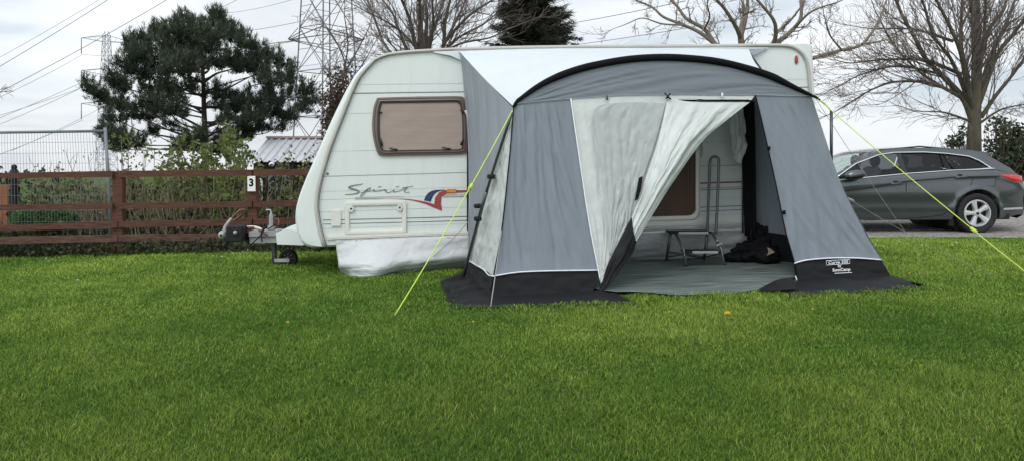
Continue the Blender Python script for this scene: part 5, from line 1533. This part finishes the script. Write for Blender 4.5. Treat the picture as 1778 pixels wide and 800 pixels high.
for sgn in (1, -1):
    def SS(x, z, off=0.0):
        p = S(x, z, off); return p if sgn > 0 else V((p.x, 2 * YC - p.y, p.z))
    g = []
    for x in xs_:
        top = ev(CT_, x) if x < xw0 else min(ev(BELT, x), ev(CT_, x))
        b_ = min(bottom(x), top - .01); col_ = []
        for j in range(19):
            z = b_ + (top - b_) * j / 18
            # shoulder crease and hollow flank
            off = .012 * math.exp(-((z - (ev(BELT, x) - .10)) / .05) ** 2) - .012 * math.exp(-((z - .52) / .10) ** 2)
            for c_ in (WX, FXc):
                dd = math.hypot(x - c_, z - WZ); off += .022 * math.exp(-((dd - .41) / .05) ** 2)
            col_.append(SS(x, z, off))
        g.append(col_)
    mb.grid(g, flip=sgn > 0)
    xu = np.linspace(xw0, xw1, 60); g = []
    for x in list(xu) + [x_r - .3, x_r - .15, x_r - .03]:
        lo = ev(WT, x) if x <= xw1 else ev(BELT, x); hi = max(ev(CT_, x), lo + .001); g.append([SS(x, lo + (hi - lo) * j / 4) for j in range(5)])
    mb.grid(g, flip=sgn > 0)
# top sheet: bonnet, screen, roof, tailgate, bumpers
cont = [(3.86, .24, 0, 0, .16), (3.81, .36, 0, 0, .2)] + [(a, c, 0, .02, .2 if i < 3 else 0) for i, (a, c) in enumerate(hood)]
screen0 = len(cont)
cont += [(a, c, 1 if i < 4 else 0, .015, .26 * (1 - i / 5) if i < 5 else 0) for i, (a, c) in enumerate(zip(RE[0], RE[1]))]
cont[screen0 - 1] = (*cont[screen0 - 1][:4], .3)
rows = []
for i, (x, z, _, cr, bul) in enumerate(cont + [(a, c, 0, 0, -.10) for a, c in rear_e]):
    wv = W(x, z); row = []
    for k in range(15):
        s = -1 + 2 * k / 14; e_ = 1 - s * s
        row.append(V((x - bul * e_, YC + s * wv, z + cr * e_)))
    rows.append(row)
i0, i1 = screen0, screen0 + 3
j0 = screen0 + [i for i, p in enumerate(roofe) if p[0] == 1722][0]; j1 = j0 + 2
mb.grid(rows[:i0 + 1]); mb.grid(rows[i1:j0 + 1]); mb.grid(rows[j1:])
body = mb.build('car_body', M['paint'], car, angle=45)
mb = MB(); mb.grid(rows[i0:i1 + 1]); mb.build('windscreen', M['carglass'], car)
mb = MB(); mb.grid(rows[j0:j1 + 1]); mb.build('rear_screen', M['privacy'], car)
# floor pan and inner arches
mb = MB(); mb.box((6.2, YC, .27), (4.4, 1.55, .10), 0); mb.box((6.2, YC, .52), (1.6, 1.6, .5), 0)
for c_ in (WX, FXc): mb.tube([(c_, YC - .69, WZ), (c_, YC + .69, WZ)], .392, 28)
for sgn in (-1, 1): mb.box((5.65, YC + .62 * sgn, .8), (.5, .1, .3), 0)
mb.box((5.55, YC, .86), (.5, 1.5, .2), .0, bev=.06)
mb.build('underbody', M['dark'], car)
# glass and pillars
def xr(px, y=300): return cpx(px, y)[0]
panes = (('window_pane', xw0, xr(1567), 'carglass'), ('window_pane', xr(1574), xr(1641), 'privacy'), ('window_pane', xr(1643), xw1, 'privacy'))
for sgn in (1, -1):
    def SS(x, z, off=0.0):
        p = S(x, z, off); return p if sgn > 0 else V((p.x, 2 * YC - p.y, p.z))
    for nm, a, c, m_ in panes:
        mb = MB(); mb.grid([[SS(x, ev(BELT, x) + (ev(WT, x) - ev(BELT, x)) * j / 6, -.012) for j in range(7)] for x in np.linspace(a, c, 20)], flip=sgn > 0); mb.build(nm, M[m_], car)
    mb = MB()
    for a, c in ((1566, 1575),): mb.grid([[SS(x, ev(BELT, x) + (ev(WT, x) - ev(BELT, x)) * j / 6, -.004) for j in range(7)] for x in np.linspace(xr(a), xr(c), 4)])
    mb.build('pillar', M['blacktrim'], car)
    mb = MB(); mb.tube([SS(*cpx(1639, 268), -.004), SS(*cpx(1656, 295), -.004)], .012, 5); mb.build('window_bar', M['blacktrim'], car)
    ch = MB()
    ch.tube([SS(x, ev(WT, x), .006) for x in np.linspace(xw0, xw1, 60)], .013, 6)
    ch.tube([SS(x, ev(BELT, x), .005) for x in np.linspace(xw0 - .1, xw1 + .03, 50)], [.011] * 40 + [.011 + .014 * i / 10 for i in range(10)], 6)
    ch.build('window_trim', M['chrome'], car)
mb = MB()
mb.tube([S(x, z, .016) for x, z in (cpx(px, np.interp(px, [1440, 1465, 1575, 1656, 1735], [335, 331.5, 315, 308, 306.5])) for px in np.linspace(1440, 1735, 40))], .013, 6, squash=1)
mb.build('shoulder_shadow', M['blacktrim'], car)  # black tube drawing in the shadow under the shoulder crease
mb = MB()
def seam_(pts, r_=.0045): mb.tube(crom([S(*cpx(*q), .003) for q in pts], 30), r_, 4)
seam_([(1573, 303), (1573.5, 330), (1573.5, 382)]); seam_([(1689, 311), (1684, 325), (1672, 343), (1660, 357), (1640, 371), (1625, 375), (1573, 380), (1500, 383)])
seam_([(1712, 323), (1728, 323), (1728, 309)], .003)
mb.build('door_seam', M['dark'], car)
mb = MB(); mb.tube([S(*cpx(px, np.interp(px, [1500, 1573, 1625, 1640], [381, 378.5, 373.5, 369.5])), .006) for px in np.linspace(1500, 1640, 20)], .004, 4); mb.build('sill_highlight', M['paint'], car)
for px, py in ((1555.5, 318.5), (1667.5, 307.5)):
    mb = MB(); mb.ell(S(*cpx(px - 1, py - 2), .0), (.06, .015, .03), 14, 8); hb = mb.build('handle_recess', M['dark'], car)
    mb = MB(); mb.tube([S(*cpx(px - 10, py + .8), .006), S(*cpx(px - 8, py + .8), .032), S(*cpx(px + 8, py), .034), S(*cpx(px + 11, py - .3), .006)], .013, 8); mb.build('door_handle', M['chrome'] if False else M['paint'], hb)
# tail lights, bumper strip, spoiler, reflector
for sgn in (1, -1):
    mb = MB(); up = [(1735, 304), (1750, 303.5), (1764, 304), (1773.5, 306)]; dn = [(1735, 305), (1748, 311), (1760, 316.5), (1773.5, 318.5)]
    g = []
    for a, c in zip(crom([V((x, y, 0)) for x, y in up], 14), crom([V((x, y, 0)) for x, y in dn], 14)):
        g.append([(lambda p: p if sgn > 0 else V((p.x, 2 * YC - p.y, p.z)))(S(*cpx(a.x + (c.x - a.x) * t, a.y + (c.y - a.y) * t), .006 + .014 * math.sin(math.pi * t))) for t in np.linspace(0, 1, 6)])
    e_ = g[-1]; g.append([V((p.x + .02, YC + (p.y - YC) * .75, p.z)) for p in e_])
    mb.grid(g); mb.build('tail_light', M['taillight'], car)
mb = MB(); g = [[S(*cpx(x, np.interp(x, [1742, 1776], [361.5, 360]) + dy), .010) for x in np.linspace(1742, 1775, 8)] for dy in (0, 1.5, 3.4)]; mb.grid(g); mb.build('bumper_strip', M['alloy'], car)
mb = MB(); sp_ = [cpx(1700, 262.6), cpx(1727.5, 267), cpx(1726, 269.5), cpx(1722, 273), cpx(1712, 270)]
mb.prism([V((x, YC - .60, z)) for x, z in sp_], [V((x, YC + .60, z)) for x, z in sp_]); mb.build('roof_spoiler', M['paint'], car, angle=40)
mb = MB(); mb.box((xr(1652, 390), YC - .78, .17), (.09, .06, .12), 0); mb.build('mud_guard', M['dark'], car)
mb = MB(); mb.tube([S(xr(1530, 262), ev(CT_, xr(1530, 262)), -.06) + V((0, 0, .01)), S(xr(1600, 257), ev(CT_, xr(1600, 257)), -.06) + V((0, 0, .025)), S(xr(1700, 264), ev(CT_, xr(1700, 264)), -.06) + V((0, 0, .01))], .014, 6); mb.build('roof_rail', M['blacktrim'], car)
# mirror
for sgn in (1, -1):
    cm = S(*cpx(1479, 303), .12); cm = cm if sgn > 0 else V((cm.x, 2 * YC - cm.y, cm.z))
    mb = MB(); mb.ell(cm, (.175, .085, .072), 18, 12, rot=Matrix.Rotation(-.12, 3, 'Y'), lump=.12, seed=2); mr = mb.build('door_mirror', M['paint'], car)
    mb = MB(); mb.ell(cm + V((-.005, 0, -.028)), (.178, .088, .058), 18, 10, rot=Matrix.Rotation(-.12, 3, 'Y')); mb.tube([cm + V((-.06, 0, -.04)), cm + V((-.07, .12 * sgn, -.07))], .03, 6); mb.build('mirror_base', M['blacktrim'], mr)
# seats
for x, y in ((6.05, -.37), (6.05, .37), (6.95, -.4), (6.95, .4)):
    mb = MB(); mb.box((x + .16, YC + y, .80), (.16, .48, .62), M=Matrix.Rotation(.25, 3, 'Y'), bev=.06); mb.ell((x + .27, YC + y, 1.20), (.075, .13, .105), 14, 10); mb.box((x - .1, YC + y, .52), (.5, .48, .16), 0, bev=.05); mb.build('seat', M['seat'], car)
mb = MB(); sw = V((5.78, YC + .37, .93)); mb.tube([sw + V((math.cos(a) * .06, math.sin(a) * .18, math.sin(a + 1.57) * .18)) for a in np.linspace(0, 6.283, 25)], .014, 6); mb.build('steering_wheel', M['seat'], car)
# wheels
def wheel(x, sgn):
    o0 = V((x, YC - sgn * .79, WZ - .005))
    def q(r_, a, y_): return o0 + V((math.cos(a) * r_, -sgn * y_, math.sin(a) * r_))
    mb = MB(); prof = [(.225, .075), (.25, .10), (.285, .112), (.318, .105), (.333, .085), (.336, .05), (.336, -.05), (.333, -.085), (.30, -.11), (.225, -.09)]
    mb.grid([[q(r_, 2 * math.pi * i / 56, y_) for r_, y_ in prof] for i in range(57)], flip=sgn > 0); ty = mb.build('wheel', M['tyre'], car, angle=60)
    mb = MB(); prof = [(.228, .088), (.222, .098), (.205, .098), (.200, .07), (.19, .0), (.19, -.05)]
    mb.grid([[q(r_, 2 * math.pi * i / 56, y_) for r_, y_ in prof] for i in range(57)], flip=sgn > 0)
    for k in range(5):
        a = math.pi / 2 + .28 + k * 2 * math.pi / 5
        for side in (-1, 1):
            mb.grid([[q(.045, a + side * .0, .086), q(.05, a + side * .55, .078), q(.05, a + side * .6, .03)], [q(.12, a, .092), q(.12, a + side * .25, .085), q(.12, a + side * .27, .04)], [q(.205, a, .094), q(.205, a + side * .235, .088), q(.205, a + side * .25, .05)]])
    mb.tube([q(0, 0, .02), q(0, 0, .088), q(0, 0, .096)], [.062, .058, .03], 16)
    mb.build('rim', M['alloy'], ty, angle=40)
    mb = MB(); mb.tube([q(0, 0, -.02), q(0, 0, .01)], .20, 28); mb.build('brake_disc', M['dark'], ty)
    mb = MB(); mb.tube([q(0, 0, .094), q(0, 0, .099)], .026, 14)
    for k in range(5): a = math.pi / 2 + .28 + (k + .5) * 2 * math.pi / 5; mb.tube([q(.042, a, .08), q(.042, a, .092)], .008, 6)
    mb.build('hub_cap', M['blacktrim'], ty)
for x in (WX, FXc):
    for s in (1, -1): wheel(x, s)

# ================================================================== GRASS
def bary_noise(x, y, seed, f):
    rs = np.random.RandomState(seed); o = np.zeros_like(x)
    for i in range(9):
        a = rs.uniform(0, 6.283); k = f * rs.uniform(.6, 2.2); ph = rs.uniform(0, 6.283)
        o += np.sin((x * math.cos(a) + y * math.sin(a)) * k + ph + 1.2 * np.sin((x * math.sin(a) - y * math.cos(a)) * k * .7 + ph * 2)) / 9
    return o


def npz(x, y):
    def ss(a, b, v):
        t = np.clip((v - a) / (b - a), 0, 1); return t * t * (3 - 2 * t)
    s = .024 * np.clip(x, -9, 6)
    s = s * (1 - ss(3.4, 5.4, x) * ss(9.3, 11.8, y)) * (1 - ss(14, 20, y))
    return s - 13 * ss(22, 80, y) + .012 * np.sin(x * 1.3 + y * .7) * np.cos(y * 1.1 - x * .4) * (1 - ss(10, 12, y))


def inpoly(x, y, poly):
    ins = np.zeros(len(x), bool); n = len(poly)
    for i in range(n):
        x1, y1 = poly[i]; x2, y2 = poly[(i + 1) % n]
        c = (y1 > y) != (y2 > y)
        ins ^= c & (x < (x2 - x1) * (y - y1) / ((y2 - y1) if abs(y2 - y1) > 1e-9 else 1e-9) + x1)
    return ins


def gxy(px, py): p = G(px, py); return (p.x, p.y)
KEEP_OUT = [
    [gxy(815, 464), gxy(770, 488), gxy(790, 530), gxy(852, 532), gxy(1030, 526.5), gxy(1104, 527), gxy(1082, 516), gxy(1105, 510), gxy(1200, 513), gxy(1290, 507), gxy(1345, 502), gxy(1364, 513), gxy(1450, 506), gxy(1600, 499), gxy(1622, 497.5), gxy(1572, 485), (3.7, 8.9), (1.0, 8.75)],
    [(-1.2, 8.75), (3.6, 9.2), (3.4, 10.9), (-1.2, 10.6)],
]
rs = np.random.RandomState(5)
bands = [(2.55, 4.2, 16500, .0015, .029), (4.2, 6.2, 10500, .0020, .029), (6.2, 8.5, 6200, .0028, .031), (8.5, 12.4, 3600, .0038, .034)]
PX_, PYY, PW, PH_ = [], [], [], []
for y0, y1, dens, wd, ht in bands:
    n = int((y1 - y0) * 2 * .80 * y1 * dens * 1.0)
    y = rs.uniform(y0, y1, n); x = rs.uniform(-1, 1, n) * .78 * y1
    k = np.abs(x) < .74 * y + .3
    x, y = x[k], y[k]
    PX_.append(x); PYY.append(y); PW.append(np.full(len(x), wd)); PH_.append(np.full(len(x), ht))
x, y, wd, ht = (np.concatenate(a) for a in (PX_, PYY, PW, PH_))
ok = np.ones(len(x), bool)
for poly in KEEP_OUT: ok &= ~inpoly(x, y, poly)
redge = np.array([11.72]) + .05 * np.sin(x * 2.1) + .03 * np.sin(x * 5.3) + rs.uniform(-.1, .06, len(x))
ok &= ~((x > 3.4) & (y > redge))
fdl = np.array([fd(889 + F * xx / yy) for xx, yy in zip(x[:1], y[:1])])
kx = (889 + F * x / y); fdep_ = DA * (1 + .04 * (kx - 203) / 234)
ok &= ~((x < -1.5) & (y > fdep_ + .25))
x, y, wd, ht = x[ok], y[ok], wd[ok], ht[ok]
n = len(x); z = npz(x, y)
clump = bary_noise(x, y, 3, 9.0); patch = bary_noise(x, y, 8, 1.5); big = bary_noise(x, y, 21, .6)
h = ht * (1 + .35 * clump + .25 * patch) * rs.uniform(.45, 1.1, n); h *= 1 + .5 * np.clip(bary_noise(x, y, 51, 6.0) - .22, 0, 1) * 3
h = np.clip(h, .009, .085)
az = rs.uniform(0, 6.283, n) + 0; la = bary_noise(x, y, 33, 3.0) * 5
lean = h * rs.uniform(.25, 1.5, n)
dx, dy = np.cos(az) * lean + np.cos(la) * h * .08, np.sin(az) * lean + np.sin(la) * h * .08
sa = az + 1.57 + rs.uniform(-.6, .6, n); sx, sy = np.cos(sa) * wd, np.sin(sa) * wd
vs = np.empty((n, 5, 3), np.float32)
vs[:, 0] = np.stack([x - sx, y - sy, z - .004], 1); vs[:, 1] = np.stack([x + sx, y + sy, z - .004], 1)
mx_, my_, mz_ = x + dx * .38, y + dy * .38, z + h * .62
vs[:, 2] = np.stack([mx_ + sx * .8, my_ + sy * .8, mz_], 1); vs[:, 3] = np.stack([mx_ - sx * .8, my_ - sy * .8, mz_], 1)
vs[:, 4] = np.stack([x + dx, y + dy, z + h], 1)
base = np.arange(n, dtype=np.int32)[:, None] * 5
loops = np.concatenate([base + [0, 1, 2, 3], base + [3, 2, 4]], 1).ravel().astype(np.int32)
me = bpy.data.meshes.new('grass')
me.vertices.add(n * 5); me.vertices.foreach_set('co', vs.ravel())
me.loops.add(n * 7); me.loops.foreach_set('vertex_index', loops)
me.polygons.add(n * 2)
st_ = (np.arange(n)[:, None] * 7 + [0, 4]).ravel().astype(np.int32)
me.polygons.foreach_set('loop_start', st_)
me.update(calc_edges=True)
t = np.clip(.5 + .75 * patch + .40 * big + .35 * clump + rs.normal(0, .26, n), 0, 1)[:, None]
cA, cB, cC = np.array([.092, .205, .032]), np.array([.300, .415, .072]), np.array([.42, .40, .17])
col = cA * (1 - t) + cB * t
dry = (rs.uniform(0, 1, n) < .035 + .07 * np.clip(patch, 0, 1))[:, None]
col = np.where(dry, cC * rs.uniform(.7, 1.2, (n, 1)), col) * rs.uniform(.5, 1.4, (n, 1))
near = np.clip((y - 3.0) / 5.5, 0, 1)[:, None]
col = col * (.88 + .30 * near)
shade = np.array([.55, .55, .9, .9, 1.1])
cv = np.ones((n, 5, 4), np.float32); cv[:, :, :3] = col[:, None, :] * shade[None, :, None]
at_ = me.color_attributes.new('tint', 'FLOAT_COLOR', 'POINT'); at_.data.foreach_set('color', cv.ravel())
gm2 = bpy.data.materials.new('grass_blade'); gm2.use_nodes = True
n_, l_ = gm2.node_tree.nodes, gm2.node_tree.links
bs = n_['Principled BSDF']; bs.inputs['Roughness'].default_value = .6; bs.inputs['Specular IOR Level'].default_value = .08
a_ = n_.new('ShaderNodeVertexColor'); a_.layer_name = 'tint'; l_.new(a_.outputs[0], bs.inputs['Base Color'])
tr2 = n_.new('ShaderNodeBsdfTranslucent'); l_.new(a_.outputs[0], tr2.inputs['Color'])
ms2 = n_.new('ShaderNodeMixShader'); ms2.inputs[0].default_value = .3
l_.new(bs.outputs[0], ms2.inputs[1]); l_.new(tr2.outputs[0], ms2.inputs[2]); l_.new(ms2.outputs[0], n_['Material Output'].inputs['Surface'])
me.materials.append(gm2)
go = bpy.data.objects.new('grass', me); C.objects.link(go); tag(go, 'short green lawn grass', 'grass', kind='stuff')
print('grass blades', n)

# dandelions and daisies
def flower(p, s, petal, name, label, cat, group=None):
    t = thing(name, label, cat, p, 0, group); r = random.Random(int(p.x * 1000))
    mb = MB(); mb.tube([p, p + V((.004, -.004, .05))], .0025, 5); mb.build('stalk', M['stalk'], t)
    c = p + V((.004, -.004, .052)); mb = MB()
    for ring_, (k, up) in enumerate(((16, .25), (12, .7), (7, 1.6))):
        for i in range(k):
            a = 6.283 * i / k + ring_; d = V((math.cos(a), math.sin(a), up)).normalized(); sd_ = V((-math.sin(a), math.cos(a), 0)) * s * .14
            mb.face((c - sd_ * .4, c + d * s * .7 - sd_, c + d * s, c + d * s * .7 + sd_, c + sd_ * .4))
    mb.build('flower_head', petal, t, smooth=False)
flower(G(1262, 557), .030, M['petal'], 'dandelion', 'brightest yellow dandelion in the lawn, in front of the open awning door', 'flower')
flower(G(1410, 548), .012, M['petal'], 'dandelion', 'small yellow dandelion in the lawn below the right front panel', 'flower')
flower(G(821, 570), .012, M['petal'], 'dandelion', 'small yellow dandelion in front of the black left awning corner', 'flower')
flower(G(499, 571), .014, M['petal'], 'dandelion', 'yellow dandelion alone in the lawn left of the neon guy rope', 'flower')
flower(G(1578, 483, .02), .014, M['petal'], 'dandelion', 'yellow dandelion at the right end of the black mud flap', 'flower')
r = random.Random(77)
for px, py in ((404, 446), (421, 444), (385, 452), (370, 451), (80, 455), (134, 494), (430, 440), (1560, 425), (1600, 432), (1660, 428), (1740, 420), (1700, 440), (1520, 432)):
    flower(G(px, py, .01), .016, M['daisy'], 'daisy', 'tiny pale daisy in the grass', 'flower', 'daisies dotted over the lawn')
